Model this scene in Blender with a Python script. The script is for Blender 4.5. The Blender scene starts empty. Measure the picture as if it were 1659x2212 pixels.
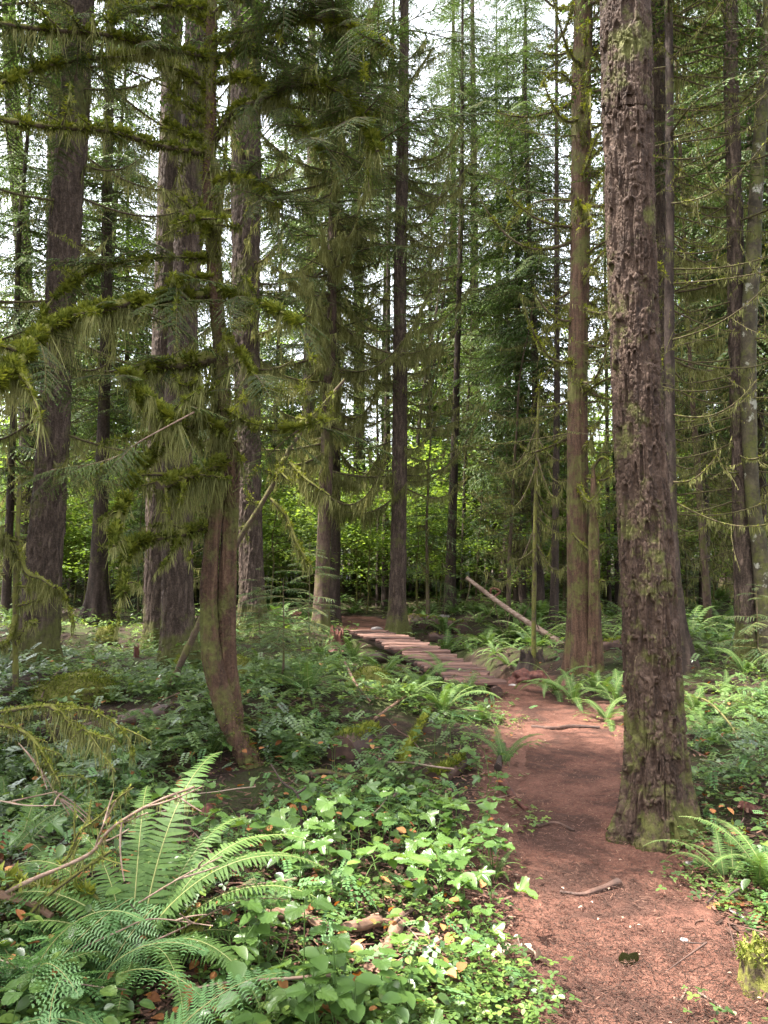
import bpy, math, random
import numpy as np
from mathutils import Vector

SC = bpy.context.scene
COL = SC.collection
R = math.radians
rng = np.random.default_rng(11)

# ------------------------------------------------------------------ camera
CAM_H = 1.5
PITCH = R(3.6)
cam_d = bpy.data.cameras.new('camera')
cam = bpy.data.objects.new('camera', cam_d)
COL.objects.link(cam)
cam.location = (0, 0, CAM_H)
cam.rotation_euler = (R(90) + PITCH, 0, 0)
cam_d.sensor_fit = 'VERTICAL'
cam_d.sensor_height = 24
cam_d.lens = 12 * 1671 / 1106
cam_d.clip_start = 0.05
cam_d.clip_end = 600
SC.camera = cam

# ------------------------------------------------------------------ light
SUN_EL, SUN_AZ = R(66), R(-94)        # azimuth from +Y towards +X (negative: left)
SUN_STRENGTH, SKY_STRENGTH, EXPOSURE = 3.2, 0.15, 2.9
w = bpy.data.worlds.new('World')
SC.world = w
w.use_nodes = True
nt = w.node_tree
sky = nt.nodes.new('ShaderNodeTexSky')
sky.sky_type = 'NISHITA'
sky.sun_disc = False
sky.sun_elevation = SUN_EL
sky.sun_rotation = SUN_AZ
sky.dust_density = 4.0
sky.air_density = 1.0
sky.ozone_density = 1.0
bg = nt.nodes['Background']
bg.inputs[1].default_value = SKY_STRENGTH
haz = nt.nodes.new('ShaderNodeHueSaturation')      # thin high cloud: the sky is nearly white
haz.inputs['Saturation'].default_value = 0.28
nt.links.new(sky.outputs[0], haz.inputs['Color'])
nt.links.new(haz.outputs[0], bg.inputs[0])
sun_d = bpy.data.lights.new('sun', 'SUN')
sun_d.energy = SUN_STRENGTH
sun_d.angle = R(0.8)
sun_d.color = (1.0, 0.95, 0.86)
sun = bpy.data.objects.new('sun', sun_d)
COL.objects.link(sun)
sdir = Vector((math.sin(SUN_AZ) * math.cos(SUN_EL), math.cos(SUN_AZ) * math.cos(SUN_EL), math.sin(SUN_EL)))
sun.rotation_euler = sdir.to_track_quat('Z', 'Y').to_euler()
sun.location = sdir * 60
SC.view_settings.view_transform = 'Standard'
SC.view_settings.look = 'None'
SC.view_settings.gamma = 1.0
SC.view_settings.exposure = EXPOSURE
cy = SC.cycles
cy.use_denoising = True
cy.max_bounces = 8
cy.diffuse_bounces = 3
cy.glossy_bounces = 2
cy.transmission_bounces = 4
cy.sample_clamp_indirect = 8

# ------------------------------------------------------------------ noise
_perm = np.random.default_rng(5).permutation(256).astype(np.int64)
_perm = np.concatenate([_perm, _perm, _perm, _perm])
_val = np.random.default_rng(6).uniform(-1, 1, 256)

def noise(x, y, z=0.0):
    x, y, z = np.broadcast_arrays(np.asarray(x, float), np.asarray(y, float), np.asarray(z, float))
    xi, yi, zi = np.floor(x).astype(np.int64), np.floor(y).astype(np.int64), np.floor(z).astype(np.int64)
    fx, fy, fz = x - xi, y - yi, z - zi
    fx, fy, fz = [f * f * f * (f * (f * 6 - 15) + 10) for f in (fx, fy, fz)]
    xi, yi, zi = xi & 255, yi & 255, zi & 255

    def g(a, b, c):
        return _val[_perm[_perm[_perm[(xi + a) & 255] + ((yi + b) & 255)] + ((zi + c) & 255)]]
    l = lambda a, b, t: a + (b - a) * t
    return l(l(l(g(0, 0, 0), g(1, 0, 0), fx), l(g(0, 1, 0), g(1, 1, 0), fx), fy),
             l(l(g(0, 0, 1), g(1, 0, 1), fx), l(g(0, 1, 1), g(1, 1, 1), fx), fy), fz)

def fbm(x, y, z=0.0, o=3):
    s, a, t = 0, 1.0, 0
    for i in range(o):
        s = s + a * noise(np.asarray(x) * 2 ** i + 7.3 * i, np.asarray(y) * 2 ** i + 3.1 * i, np.asarray(z) * 2 ** i)
        t += a
        a *= 0.5
    return s / t

def sstep(a, b, x):
    t = np.clip((x - a) / (b - a), 0, 1)
    return t * t * (3 - 2 * t)

# ------------------------------------------------------------------ pixel <-> world (photo read at 1659 x 2212)
F, CX, CY = 1671.0, 829.5, 1106.0
cp, sp_ = math.cos(PITCH), math.sin(PITCH)

def ray(u, v):
    a, b = (u - CX) / F, -(v - CY) / F
    return np.array([a, cp - b * sp_, sp_ + b * cp])

def flat(u, v, z=0.0):
    d = ray(u, v)
    t = (z - CAM_H) / d[2]
    return np.array([d[0] * t, d[1] * t, z])

def at(u, v, depth):
    """the point seen at (u, v) whose distance ahead of the camera is depth"""
    d = ray(u, v)
    t = depth / d[1]
    return np.array([d[0] * t, d[1] * t, CAM_H + d[2] * t])

# ------------------------------------------------------------------ terrain
EDGES = [  # v, left u, right u of the bare trail
    (2900, 960, 1900), (2500, 1030, 1720), (2212, 1078, 1640), (2100, 1112, 1600), (2000, 1130, 1545), (1900, 1125, 1480), (1800, 1122, 1390),
    (1700, 1138, 1345), (1620, 1146, 1328), (1570, 1135, 1312), (1530, 1110, 1262), (1490, 1080, 1190), (1468, 1010, 1150), (1440, 985, 1110)]
TR_L = np.array([flat(l, v)[:2] for v, l, r in EDGES])
TR_R = np.array([flat(r, v)[:2] for v, l, r in EDGES])
TR_C = (TR_L + TR_R) / 2
TR_W = np.linalg.norm(TR_L - TR_R, axis=1) / 2
FAR = np.array([flat(u, v)[:2] for u, v in [(815, 1364), (795, 1356), (762, 1346), (735, 1338), (640, 1331), (520, 1325)]])
FAR_W = np.array([0.3, 0.5, 0.75, 0.8, 0.7, 0.6])

def seg_dist(x, y, C, W):
    best = np.full(np.shape(x), 1e9)
    for i in range(len(C) - 1):
        a, b = C[i], C[i + 1]
        ab = b - a
        t = np.clip(((x - a[0]) * ab[0] + (y - a[1]) * ab[1]) / (ab @ ab), 0, 1)
        d = np.hypot(x - a[0] - t * ab[0], y - a[1] - t * ab[1]) - (W[i] + (W[i + 1] - W[i]) * t)
        best = np.minimum(best, d)
    return best

def path_d(x, y):
    x, y = np.asarray(x, float), np.asarray(y, float)
    return np.minimum(seg_dist(x, y, TR_C, TR_W), seg_dist(x, y, FAR, FAR_W))

BW_A, BW_B = np.array([1.22, 9.75]), np.array([-0.42, 16.6])      # boardwalk ends

def H(x, y):
    x, y = np.asarray(x, float), np.asarray(y, float)
    d = path_d(x, y)
    a = sstep(0.0, 2.2, d)
    h = a * (0.20 * noise(x * 0.45 + 9, y * 0.4 + 4) + 0.09 * noise(x * 1.3, y * 1.3 + 8)) + 0.05 * sstep(0.0, 0.5, d)
    h = h + 0.03 * sstep(0, 0.4, d) * noise(x * 4, y * 4)
    h = h + 0.22 * np.exp(-((x + 1.2) ** 2 + (y - 6.2) ** 2) / 1.2)            # hummock under the curved cedar
    h = h + 0.25 * np.exp(-((x + 3.3) ** 2 + (y - 7.6) ** 2) / 0.5)            # mossy hummock on the left
    h = h + 0.12 * np.exp(-(((x - 2.05) / .55) ** 2 + ((y - 4.6) / .55) ** 2))       # mound round the big fir
    ab = BW_B - BW_A
    L = np.linalg.norm(ab)
    e = ab / L
    s = (x - BW_A[0]) * e[0] + (y - BW_A[1]) * e[1]
    q = (x - BW_A[0]) * -e[1] + (y - BW_A[1]) * e[0]                # + is to the left of the walk
    h = h - 0.85 * sstep(0.15, 1.3, s) * sstep(L - 0.2, L - 1.6, s) * sstep(1.9, 0.9, q) * sstep(-1.6, -0.2, q)
    r = np.hypot(x, y)
    return h + 0.03 * np.clip(r - 24, 0, 60)

_T = np.concatenate([np.arange(1.2, 12, 0.01), np.arange(12, 60, 0.05), np.arange(60, 150, 0.5)])

def G(u, v):
    """ground point seen at (u, v)"""
    d = ray(u, v)
    x, y, z = d[0] * _T, d[1] * _T, CAM_H + d[2] * _T
    k = np.nonzero(z < H(x, y))[0]
    i = k[0] if len(k) else len(_T) - 1
    return np.array([x[i], y[i], float(H(x[i], y[i]))])

# ------------------------------------------------------------------ mesh building
class M:
    """collects numpy pieces, then links them as ONE mesh object"""
    def __init__(self):
        self.v, self.f, self.mi, self.r, self.n, self.sm = [], [], [], [], 0, []

    def add(self, v, f, mat=0, rnd=None, smooth=False):
        v = np.asarray(v, float).reshape(-1, 3)
        f = np.asarray(f, np.int64)
        self.v.append(v)
        self.f.append(f + self.n)
        self.mi.append(np.full(len(f), mat, np.int32))
        self.sm.append(np.full(len(f), smooth, bool))
        self.r.append(np.zeros(len(v)) if rnd is None else np.broadcast_to(np.asarray(rnd, float), (len(v),)))
        self.n += len(v)
        return self

    def merge(self, o, mats=None):
        base = self.n
        for v in o.v:
            self.v.append(v)
        for f in o.f:
            self.f.append(f + base)
        self.mi += o.mi
        self.r += o.r
        self.sm += o.sm
        self.n += o.n
        return self

    def mesh(self, name, mats, off=(0, 0, 0)):
        me = bpy.data.meshes.new(name)
        v = np.concatenate(self.v) - np.asarray(off, float)
        me.vertices.add(len(v))
        me.vertices.foreach_set('co', v.astype(np.float32).ravel())
        tot = np.concatenate([np.full(len(f), f.shape[1], np.int32) for f in self.f])
        loops = np.concatenate([f.ravel() for f in self.f]).astype(np.int32)
        me.loops.add(len(loops))
        me.loops.foreach_set('vertex_index', loops)
        me.polygons.add(len(tot))
        st = np.concatenate([[0], np.cumsum(tot)[:-1]]).astype(np.int32)
        me.polygons.foreach_set('loop_start', st)
        me.polygons.foreach_set('loop_total', tot)
        me.polygons.foreach_set('material_index', np.concatenate(self.mi))
        me.polygons.foreach_set('use_smooth', np.concatenate(self.sm))
        at_ = me.attributes.new('rnd', 'FLOAT', 'POINT')
        at_.data.foreach_set('value', np.concatenate(self.r).astype(np.float32))
        for m in (mats if isinstance(mats, (list, tuple)) else [mats]):
            me.materials.append(m)
        me.update()
        me.validate()
        return me

def tag(o, label=None, cat=None, group=None, kind=None):
    if label: o['label'] = label
    if cat: o['category'] = cat
    if group: o['group'] = group
    if kind: o['kind'] = kind
    return o

def thing(name, label, cat, loc, group=None, rz=0.0):
    o = bpy.data.objects.new(name, None)
    o.empty_display_size = 0.1
    o.location = [float(c) for c in loc]
    o.rotation_euler = (0, 0, rz)
    COL.objects.link(o)
    return tag(o, label, cat, group)

def link(name, me, parent=None, loc=(0, 0, 0)):
    o = bpy.data.objects.new(name, me)
    COL.objects.link(o)
    if parent is not None:
        o.parent = parent
    o.location = [float(c) for c in loc]
    return o

def part(name, m, mats, parent, off=None):
    """m is in world coordinates; off = the top thing's location"""
    off = parent.location if off is None else off
    return link(name, m.mesh(name, mats, off), parent)

def single(name, m, mats, loc, label, cat, group=None):
    return tag(link(name, m.mesh(name, mats, loc), None, loc), label, cat, group)

def copy_tree(o, parent=None):
    c = o.copy()
    COL.objects.link(c)
    if parent is not None:
        c.parent = parent
    for ch in list(o.children):
        copy_tree(ch, c)
    return c

# ------------------------------------------------------------------ shapes
def unit(a):
    a = np.asarray(a, float)
    return a / np.maximum(np.linalg.norm(a, axis=-1, keepdims=True), 1e-9)

def resample(P, n):
    """smooth curve through the control rows of P (any number of columns)"""
    P = np.asarray(P, float)
    if len(P) == 2:
        t = np.linspace(0, 1, n)[:, None]
        return P[0] + (P[1] - P[0]) * t
    d = np.concatenate([[0], np.cumsum(np.linalg.norm(np.diff(P[:, :3], axis=0), axis=1))])
    Q = np.vstack([2 * P[0] - P[1], P, 2 * P[-1] - P[-2]])
    t = np.linspace(0, d[-1], n)
    i = np.clip(np.searchsorted(d, t, 'right') - 1, 0, len(P) - 2)
    s = ((t - d[i]) / (d[i + 1] - d[i]))[:, None]
    p0, p1, p2, p3 = Q[i], Q[i + 1], Q[i + 2], Q[i + 3]
    return 0.5 * (2 * p1 + (p2 - p0) * s + (2 * p0 - 5 * p1 + 4 * p2 - p3) * s ** 2 + (3 * p1 - p0 - 3 * p2 + p3) * s ** 3)

def frames(C):
    T = unit(np.gradient(C, axis=0))
    k = int(np.argmin(np.abs(T).max(0)))
    ref = np.zeros(3)
    ref[k] = 1.0
    A = unit(np.cross(T, ref))
    B = np.cross(T, A)
    return T, A, B

def tube(m, C, rad, seg=8, mat=0, rnd=0.0, rough=0.0, freq=20.0, disp=None, cap=True, smooth=True):
    C = np.asarray(C, float)
    n = len(C)
    rad = np.broadcast_to(np.asarray(rad, float), (n,))
    T, A, B = frames(C)
    th = np.linspace(0, 2 * np.pi, seg, endpoint=False)
    dirs = A[:, None] * np.cos(th)[None, :, None] + B[:, None] * np.sin(th)[None, :, None]
    rr = np.repeat(rad[:, None], seg, 1)
    V = C[:, None] + dirs * rr[:, :, None]
    if rough:
        rr = rr * (1 + rough * fbm(V[..., 0] * freq, V[..., 1] * freq, V[..., 2] * freq, 2))
    if disp is not None:
        rr = disp(rr, th[None, :], V, C)
    V = C[:, None] + dirs * rr[:, :, None]
    i = np.arange(n - 1)[:, None] * seg
    j = np.arange(seg)[None, :]
    k = (j + 1) % seg
    f = np.stack([i + j, i + k, i + seg + k, i + seg + j], -1).reshape(-1, 4)
    m.add(V, f, mat, rnd, smooth)
    if cap:
        for e, idx in ((0, 0), (n - 1, -1)):
            ring = V[idx]
            c = ring.mean(0)
            vv = np.vstack([ring, c])
            jj = np.arange(seg)
            ff = np.stack([jj, (jj + 1) % seg, np.full(seg, seg)], -1)
            if e == 0:
                ff = ff[:, ::-1]
            m.add(vv, ff, mat, rnd, False)
    return V

def basis(X, up=(0, 0, 1)):
    """rotation matrices whose columns are (X, side, normal)"""
    X = unit(X)
    U = np.broadcast_to(np.asarray(up, float), X.shape)
    Y = unit(np.cross(U, X))
    Z = np.cross(X, Y)
    return np.stack([X, Y, Z], -1)

def roll(Rm, a):
    c, s = np.cos(a)[:, None], np.sin(a)[:, None]
    X, Y, Z = Rm[..., 0], Rm[..., 1], Rm[..., 2]
    return np.stack([X, Y * c + Z * s, Z * c - Y * s], -1)

def scatter(m, tv, tf, Rm, pos, scale, mat=0, rnd=None, trnd=None, smooth=False):
    """copies of a template (tv, tf) written into m"""
    tv, tf = np.asarray(tv, float), np.asarray(tf, np.int64)
    n, k = len(pos), len(tv)
    scale = np.asarray(scale, float)
    if scale.ndim == 1:
        scale = scale[:, None]
    S = tv[None] * scale[:, None, :] if scale.shape[1] == 3 else tv[None] * scale[:, None]
    V = np.einsum('nij,nkj->nki', Rm, S) + np.asarray(pos)[:, None]
    Fc = tf[None] + (np.arange(n) * k)[:, None, None]
    r = np.zeros((n, k)) if rnd is None else np.repeat(np.asarray(rnd, float)[:, None], k, 1)
    if trnd is not None:
        r = np.clip(r + trnd[None], 0, 1)
    m.add(V.reshape(-1, 3), Fc.reshape(-1, tf.shape[1]), mat, r.reshape(-1), smooth)

# ------------------------------------------------------------------ materials
def new_mat(name):
    m = bpy.data.materials.new(name)
    m.use_nodes = True
    return m, m.node_tree, m.node_tree.nodes['Principled BSDF']

def nd(nt, t, **kw):
    n = nt.nodes.new(t)
    for k, v in kw.items():
        if k in n.inputs:
            n.inputs[k].default_value = v
        else:
            setattr(n, k, v)
    return n

def ramp(nt, fac, stops):
    r = nt.nodes.new('ShaderNodeValToRGB')
    e = r.color_ramp.elements
    while len(e) < len(stops):
        e.new(0.5)
    for i, (p, c) in enumerate(stops):
        e[i].position = p
        e[i].color = (*c, 1) if len(c) == 3 else c
    if fac is not None:
        nt.links.new(fac, r.inputs[0])
    return r

def mixc(nt, fac, a, b):
    n = nt.nodes.new('ShaderNodeMix')
    n.data_type = 'RGBA'
    for s, k in ((fac, 0), (a, 6), (b, 7)):
        if isinstance(s, (int, float)):
            n.inputs[k].default_value = s
        elif isinstance(s, tuple):
            n.inputs[k].default_value = (*s, 1)
        else:
            nt.links.new(s, n.inputs[k])
    return n.outputs[2]

def math_(nt, op, a, b=None, clamp=False):
    n = nt.nodes.new('ShaderNodeMath')
    n.operation = op
    n.use_clamp = clamp
    for i, s in enumerate((a, b)):
        if s is None: continue
        if isinstance(s, (int, float)):
            n.inputs[i].default_value = s
        else:
            nt.links.new(s, n.inputs[i])
    return n.outputs[0]

def leaf_mat(name, c0, c1, c2, rough=0.5, trans=0.35, tcol=None, spec=0.4, wet=False):
    """foliage: colour varies leaf by leaf through the 'rnd' attribute"""
    m, nt, p = new_mat(name)
    a = nd(nt, 'ShaderNodeAttribute', attribute_name='rnd')
    oi = nd(nt, 'ShaderNodeObjectInfo')
    s = math_(nt, 'ADD', a.outputs['Fac'], math_(nt, 'MULTIPLY', math_(nt, 'SUBTRACT', oi.outputs['Random'], 0.5), 0.3))
    tc = nd(nt, 'ShaderNodeTexCoord')
    nz = nd(nt, 'ShaderNodeTexNoise', Scale=60.0, Detail=2.0)
    nt.links.new(tc.outputs['Object'], nz.inputs['Vector'])
    s = math_(nt, 'ADD', s, math_(nt, 'MULTIPLY', math_(nt, 'SUBTRACT', nz.outputs['Fac'], 0.5), 0.35))
    r = ramp(nt, s, [(0.0, c0), (0.5, c1), (1.0, c2)])
    nt.links.new(r.outputs[0], p.inputs['Base Color'])
    p.inputs['Roughness'].default_value = rough
    p.inputs['Specular IOR Level'].default_value = spec
    tr = nd(nt, 'ShaderNodeBsdfTranslucent')
    hs = nd(nt, 'ShaderNodeHueSaturation', Saturation=1.15, Value=1.5, Hue=0.485)
    nt.links.new(r.outputs[0], hs.inputs['Color'])
    nt.links.new(hs.outputs[0], tr.inputs[0])
    mx = nd(nt, 'ShaderNodeMixShader', Fac=trans)
    nt.links.new(p.outputs[0], mx.inputs[1])
    nt.links.new(tr.outputs[0], mx.inputs[2])
    nt.links.new(mx.outputs[0], nt.nodes['Material Output'].inputs[0])
    return m

def bark_mat(name, c0, c1, c2, moss=0.3, moss_top=0.0, zs=0.22, scale=9.0, bump=0.02, mossc=(0.085, 0.088, 0.022), lichen=0.0, mscale=2.2, base_moss=0.0):
    """furrowed bark with patches of moss; base_moss adds moss near the ground"""
    m, nt, p = new_mat(name)
    tc = nd(nt, 'ShaderNodeTexCoord')
    mp = nd(nt, 'ShaderNodeMapping')
    mp.inputs['Scale'].default_value = (1, 1, zs)
    nt.links.new(tc.outputs['Object'], mp.inputs[0])
    n1 = nd(nt, 'ShaderNodeTexNoise', Scale=scale, Detail=6.0, Roughness=0.65, Distortion=0.4)
    nt.links.new(mp.outputs[0], n1.inputs['Vector'])
    v = nd(nt, 'ShaderNodeTexVoronoi', Scale=scale * 1.6)
    nt.links.new(mp.outputs[0], v.inputs['Vector'])
    h = math_(nt, 'ADD', math_(nt, 'MULTIPLY', n1.outputs['Fac'], 0.7), math_(nt, 'MULTIPLY', v.outputs['Distance'], 0.5))
    n4 = nd(nt, 'ShaderNodeTexNoise', Scale=scale * 6, Detail=3.0)
    nt.links.new(tc.outputs['Object'], n4.inputs['Vector'])
    h2 = math_(nt, 'ADD', h, math_(nt, 'MULTIPLY', n4.outputs['Fac'], 0.3))
    r = ramp(nt, n1.outputs['Fac'], [(0.3, c0), (0.52, c1), (0.7, c2)])
    col = r.outputs[0]
    n3 = nd(nt, 'ShaderNodeTexNoise', Scale=scale * 2.5, Detail=3.0)
    nt.links.new(tc.outputs['Object'], n3.inputs['Vector'])
    col = mixc(nt, math_(nt, 'MULTIPLY', math_(nt, 'SUBTRACT', n3.outputs['Fac'], 0.45, True), 0.9, True), col, (c2[0] * 1.6 + .012, c2[1] * 1.55 + .008, c2[2] * 1.45 + .005))
    if lichen:
        nl = nd(nt, 'ShaderNodeTexNoise', Scale=5.0, Detail=5.0, Roughness=0.7)
        nt.links.new(tc.outputs['Object'], nl.inputs['Vector'])
        lf = ramp(nt, nl.outputs['Fac'], [(0.60 - lichen * .2, (0, 0, 0)), (0.66 - lichen * .2, (1, 1, 1))])
        col = mixc(nt, lf.outputs[0], col, (0.30, 0.29, 0.24))
    n2 = nd(nt, 'ShaderNodeTexNoise', Scale=mscale, Detail=6.0, Roughness=0.75)
    nt.links.new(tc.outputs['Object'], n2.inputs['Vector'])
    mf = n2.outputs['Fac']
    if moss_top:
        g = nd(nt, 'ShaderNodeNewGeometry')
        sx = nd(nt, 'ShaderNodeSeparateXYZ')
        nt.links.new(g.outputs['Normal'], sx.inputs[0])
        mf = math_(nt, 'ADD', mf, math_(nt, 'MULTIPLY', sx.outputs[2], moss_top))
    if base_moss:
        sz = nd(nt, 'ShaderNodeSeparateXYZ')
        nt.links.new(tc.outputs['Object'], sz.inputs[0])
        mf = math_(nt, 'ADD', mf, math_(nt, 'MULTIPLY', math_(nt, 'SUBTRACT', 1.0, math_(nt, 'MULTIPLY', sz.outputs[2], 1.1), True), base_moss))
    mr = ramp(nt, mf, [(0.62 - moss * 0.35, (0, 0, 0)), (0.72 - moss * 0.35, (1, 1, 1))])
    n5 = nd(nt, 'ShaderNodeTexNoise', Scale=35.0, Detail=2.0)
    nt.links.new(tc.outputs['Object'], n5.inputs['Vector'])
    mc = mixc(nt, n5.outputs['Fac'], tuple(c * 0.5 for c in mossc), tuple(c * 1.5 for c in mossc))
    col = mixc(nt, math_(nt, 'MULTIPLY', mr.outputs[0], 0.85), col, mc)
    nt.links.new(col, p.inputs['Base Color'])
    p.inputs['Roughness'].default_value = 0.85
    p.inputs['Specular IOR Level'].default_value = 0.25
    b = nd(nt, 'ShaderNodeBump', Strength=1.0, Distance=bump)
    nt.links.new(h2, b.inputs['Height'])
    nt.links.new(b.outputs[0], p.inputs['Normal'])
    return m

def soil_mat(name, ca, cb, cc, scale, moss=None, attr=False, patch=None):
    m, nt, p = new_mat(name)
    tc = nd(nt, 'ShaderNodeTexCoord')
    n1 = nd(nt, 'ShaderNodeTexNoise', Scale=scale, Detail=8.0, Roughness=0.8)
    n2 = nd(nt, 'ShaderNodeTexNoise', Scale=70.0, Detail=4.0, Roughness=0.7)
    n3 = nd(nt, 'ShaderNodeTexVoronoi', Scale=120.0)
    for n in (n1, n2, n3):
        nt.links.new(tc.outputs['Object'], n.inputs['Vector'])
    f = math_(nt, 'ADD', math_(nt, 'MULTIPLY', n1.outputs['Fac'], 0.6), math_(nt, 'MULTIPLY', n2.outputs['Fac'], 0.4))
    r = ramp(nt, f, [(0.36, ca), (0.5, cb), (0.64, cc)])
    col = r.outputs[0]
    if patch:     # drifts of dark needles and of paler worn earth
        n5 = nd(nt, 'ShaderNodeTexNoise', Scale=1.7, Detail=7.0, Roughness=0.72, Distortion=0.6)
        nt.links.new(tc.outputs['Object'], n5.inputs['Vector'])
        a1 = ramp(nt, n5.outputs['Fac'], [(0.42, (1, 1, 1)), (0.52, (0, 0, 0))])
        a2 = ramp(nt, n5.outputs['Fac'], [(0.50, (0, 0, 0)), (0.72, (1, 1, 1))])
        col = mixc(nt, math_(nt, 'MULTIPLY', a1.outputs[0], math_(nt, 'ADD', n2.outputs['Fac'], 0.15)), col, patch[0])
        col = mixc(nt, math_(nt, 'MULTIPLY', a2.outputs[0], 0.4), col, patch[1])
    if attr:      # 'rnd' = 1 on the trodden earth beside the trail
        a = nd(nt, 'ShaderNodeAttribute', attribute_name='rnd')
        fac = math_(nt, 'MULTIPLY', a.outputs['Fac'], 1.0)
        nn = math_(nt, 'ADD', fac, math_(nt, 'MULTIPLY', math_(nt, 'SUBTRACT', n1.outputs['Fac'], 0.5), 0.9))
        fr = ramp(nt, nn, [(0.35, (0, 0, 0)), (0.7, (1, 1, 1))])
        er = ramp(nt, f, [(0.36, (0.05, 0.023, 0.016)), (0.5, (0.105, 0.048, 0.034)), (0.64, (0.17, 0.085, 0.06))])
        col = mixc(nt, fr.outputs[0], col, er.outputs[0])
        n4 = nd(nt, 'ShaderNodeTexNoise', Scale=1.4, Detail=6.0, Roughness=0.7)
        nt.links.new(tc.outputs['Object'], n4.inputs['Vector'])
        mr = ramp(nt, math_(nt, 'SUBTRACT', n4.outputs['Fac'], math_(nt, 'MULTIPLY', fac, 0.25)), [(0.47, (0, 0, 0)), (0.57, (1, 1, 1))])
        mc = mixc(nt, n2.outputs['Fac'], (0.010, 0.014, 0.004), (0.05, 0.06, 0.014))
        col = mixc(nt, mr.outputs[0], col, mc)
    nt.links.new(col, p.inputs['Base Color'])
    p.inputs['Roughness'].default_value = 0.9
    p.inputs['Specular IOR Level'].default_value = 0.2
    b = nd(nt, 'ShaderNodeBump', Strength=0.9, Distance=0.012)
    nt.links.new(math_(nt, 'ADD', n2.outputs['Fac'], math_(nt, 'MULTIPLY', n3.outputs['Distance'], 0.4)), b.inputs['Height'])
    nt.links.new(b.outputs[0], p.inputs['Normal'])
    return m

def wood_mat(name, c0, c1, c2, axis=0, scale=14.0, bump=0.006):
    m, nt, p = new_mat(name)
    tc = nd(nt, 'ShaderNodeTexCoord')
    mp = nd(nt, 'ShaderNodeMapping')
    s = [1, 1, 1]; s[axis] = 0.08
    mp.inputs['Scale'].default_value = s
    nt.links.new(tc.outputs['Object'], mp.inputs[0])
    n1 = nd(nt, 'ShaderNodeTexNoise', Scale=scale, Detail=6.0, Roughness=0.7)
    nt.links.new(mp.outputs[0], n1.inputs['Vector'])
    a = nd(nt, 'ShaderNodeAttribute', attribute_name='rnd')
    f = math_(nt, 'ADD', n1.outputs['Fac'], math_(nt, 'MULTIPLY', math_(nt, 'SUBTRACT', a.outputs['Fac'], 0.5), 0.35))
    r = ramp(nt, f, [(0.3, c0), (0.5, c1), (0.72, c2)])
    n2 = nd(nt, 'ShaderNodeTexNoise', Scale=2.5, Detail=4.0)
    nt.links.new(tc.outputs['Object'], n2.inputs['Vector'])
    rr = ramp(nt, n2.outputs['Fac'], [(0.5, (0, 0, 0)), (0.65, (1, 1, 1))])
    col = mixc(nt, math_(nt, 'MULTIPLY', rr.outputs[0], 0.5), r.outputs[0], c0)
    nt.links.new(col, p.inputs['Base Color'])
    p.inputs['Roughness'].default_value = 0.75
    b = nd(nt, 'ShaderNodeBump', Strength=0.8, Distance=bump)
    nt.links.new(n1.outputs['Fac'], b.inputs['Height'])
    nt.links.new(b.outputs[0], p.inputs['Normal'])
    return m

MAT = {}
MAT['fir'] = bark_mat('fir_bark', (0.014, 0.008, 0.006), (0.044, 0.026, 0.018), (0.095, 0.062, 0.045), moss=0.26, scale=26, bump=0.010, mscale=3.6, base_moss=0.10)
MAT['fir_far'] = bark_mat('old_fir_bark', (0.015, 0.010, 0.007), (0.050, 0.033, 0.025), (0.13, 0.093, 0.073), moss=0.24, scale=20, bump=0.03, mscale=1.2, base_moss=0.22)
MAT['hemlock'] = bark_mat('hemlock_bark', (0.03, 0.018, 0.014), (0.07, 0.043, 0.032), (0.13, 0.09, 0.07), moss=0.34, scale=9, bump=0.02, base_moss=0.12)
MAT['cedar'] = bark_mat('cedar_bark', (0.022, 0.012, 0.008), (0.065, 0.034, 0.021), (0.125, 0.075, 0.046), moss=0.40, zs=0.09, scale=22, bump=0.02, mscale=2.2)
MAT['dark'] = bark_mat('dark_bark', (0.014, 0.010, 0.008), (0.036, 0.024, 0.019), (0.075, 0.052, 0.042), moss=0.22, scale=10, bump=0.02)
MAT['alder'] = bark_mat('alder_bark', (0.025, 0.02, 0.014), (0.055, 0.044, 0.028), (0.10, 0.082, 0.052), moss=0.38, zs=0.6, scale=9, bump=0.01, lichen=0.1, mscale=3)
MAT['birch'] = bark_mat('pale_bark', (0.12, 0.11, 0.10), (0.30, 0.29, 0.27), (0.5, 0.48, 0.45), moss=0.15, zs=2.5, scale=7, bump=0.01)
MAT['mossy'] = bark_mat('mossy_branch_bark', (0.03, 0.02, 0.013), (0.06, 0.042, 0.028), (0.10, 0.075, 0.05), moss=0.55, moss_top=0.35, scale=22, bump=0.008, mscale=9, mossc=(0.125, 0.125, 0.024))
MAT['twig'] = bark_mat('twig_bark', (0.035, 0.022, 0.015), (0.075, 0.05, 0.035), (0.14, 0.105, 0.075), moss=0.38, moss_top=0.2, scale=25, bump=0.004, mscale=9, mossc=(0.085, 0.083, 0.022))
MAT['moss'] = leaf_mat('cushion_moss', (0.045, 0.062, 0.012), (0.12, 0.145, 0.027), (0.25, 0.27, 0.055), rough=0.9, trans=0.25, spec=0.1)
MAT['beard'] = leaf_mat('hanging_moss', (0.075, 0.08, 0.026), (0.16, 0.165, 0.058), (0.30, 0.29, 0.12), rough=0.9, trans=0.35, spec=0.1)
MAT['needle'] = leaf_mat('conifer_needles', (0.028, 0.05, 0.016), (0.058, 0.098, 0.027), (0.105, 0.16, 0.045), rough=0.55, trans=0.30, spec=0.25)
MAT['needle_light'] = leaf_mat('light_conifer_needles', (0.03, 0.07, 0.022), (0.055, 0.12, 0.034), (0.10, 0.18, 0.05), rough=0.45, trans=0.38)
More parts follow.
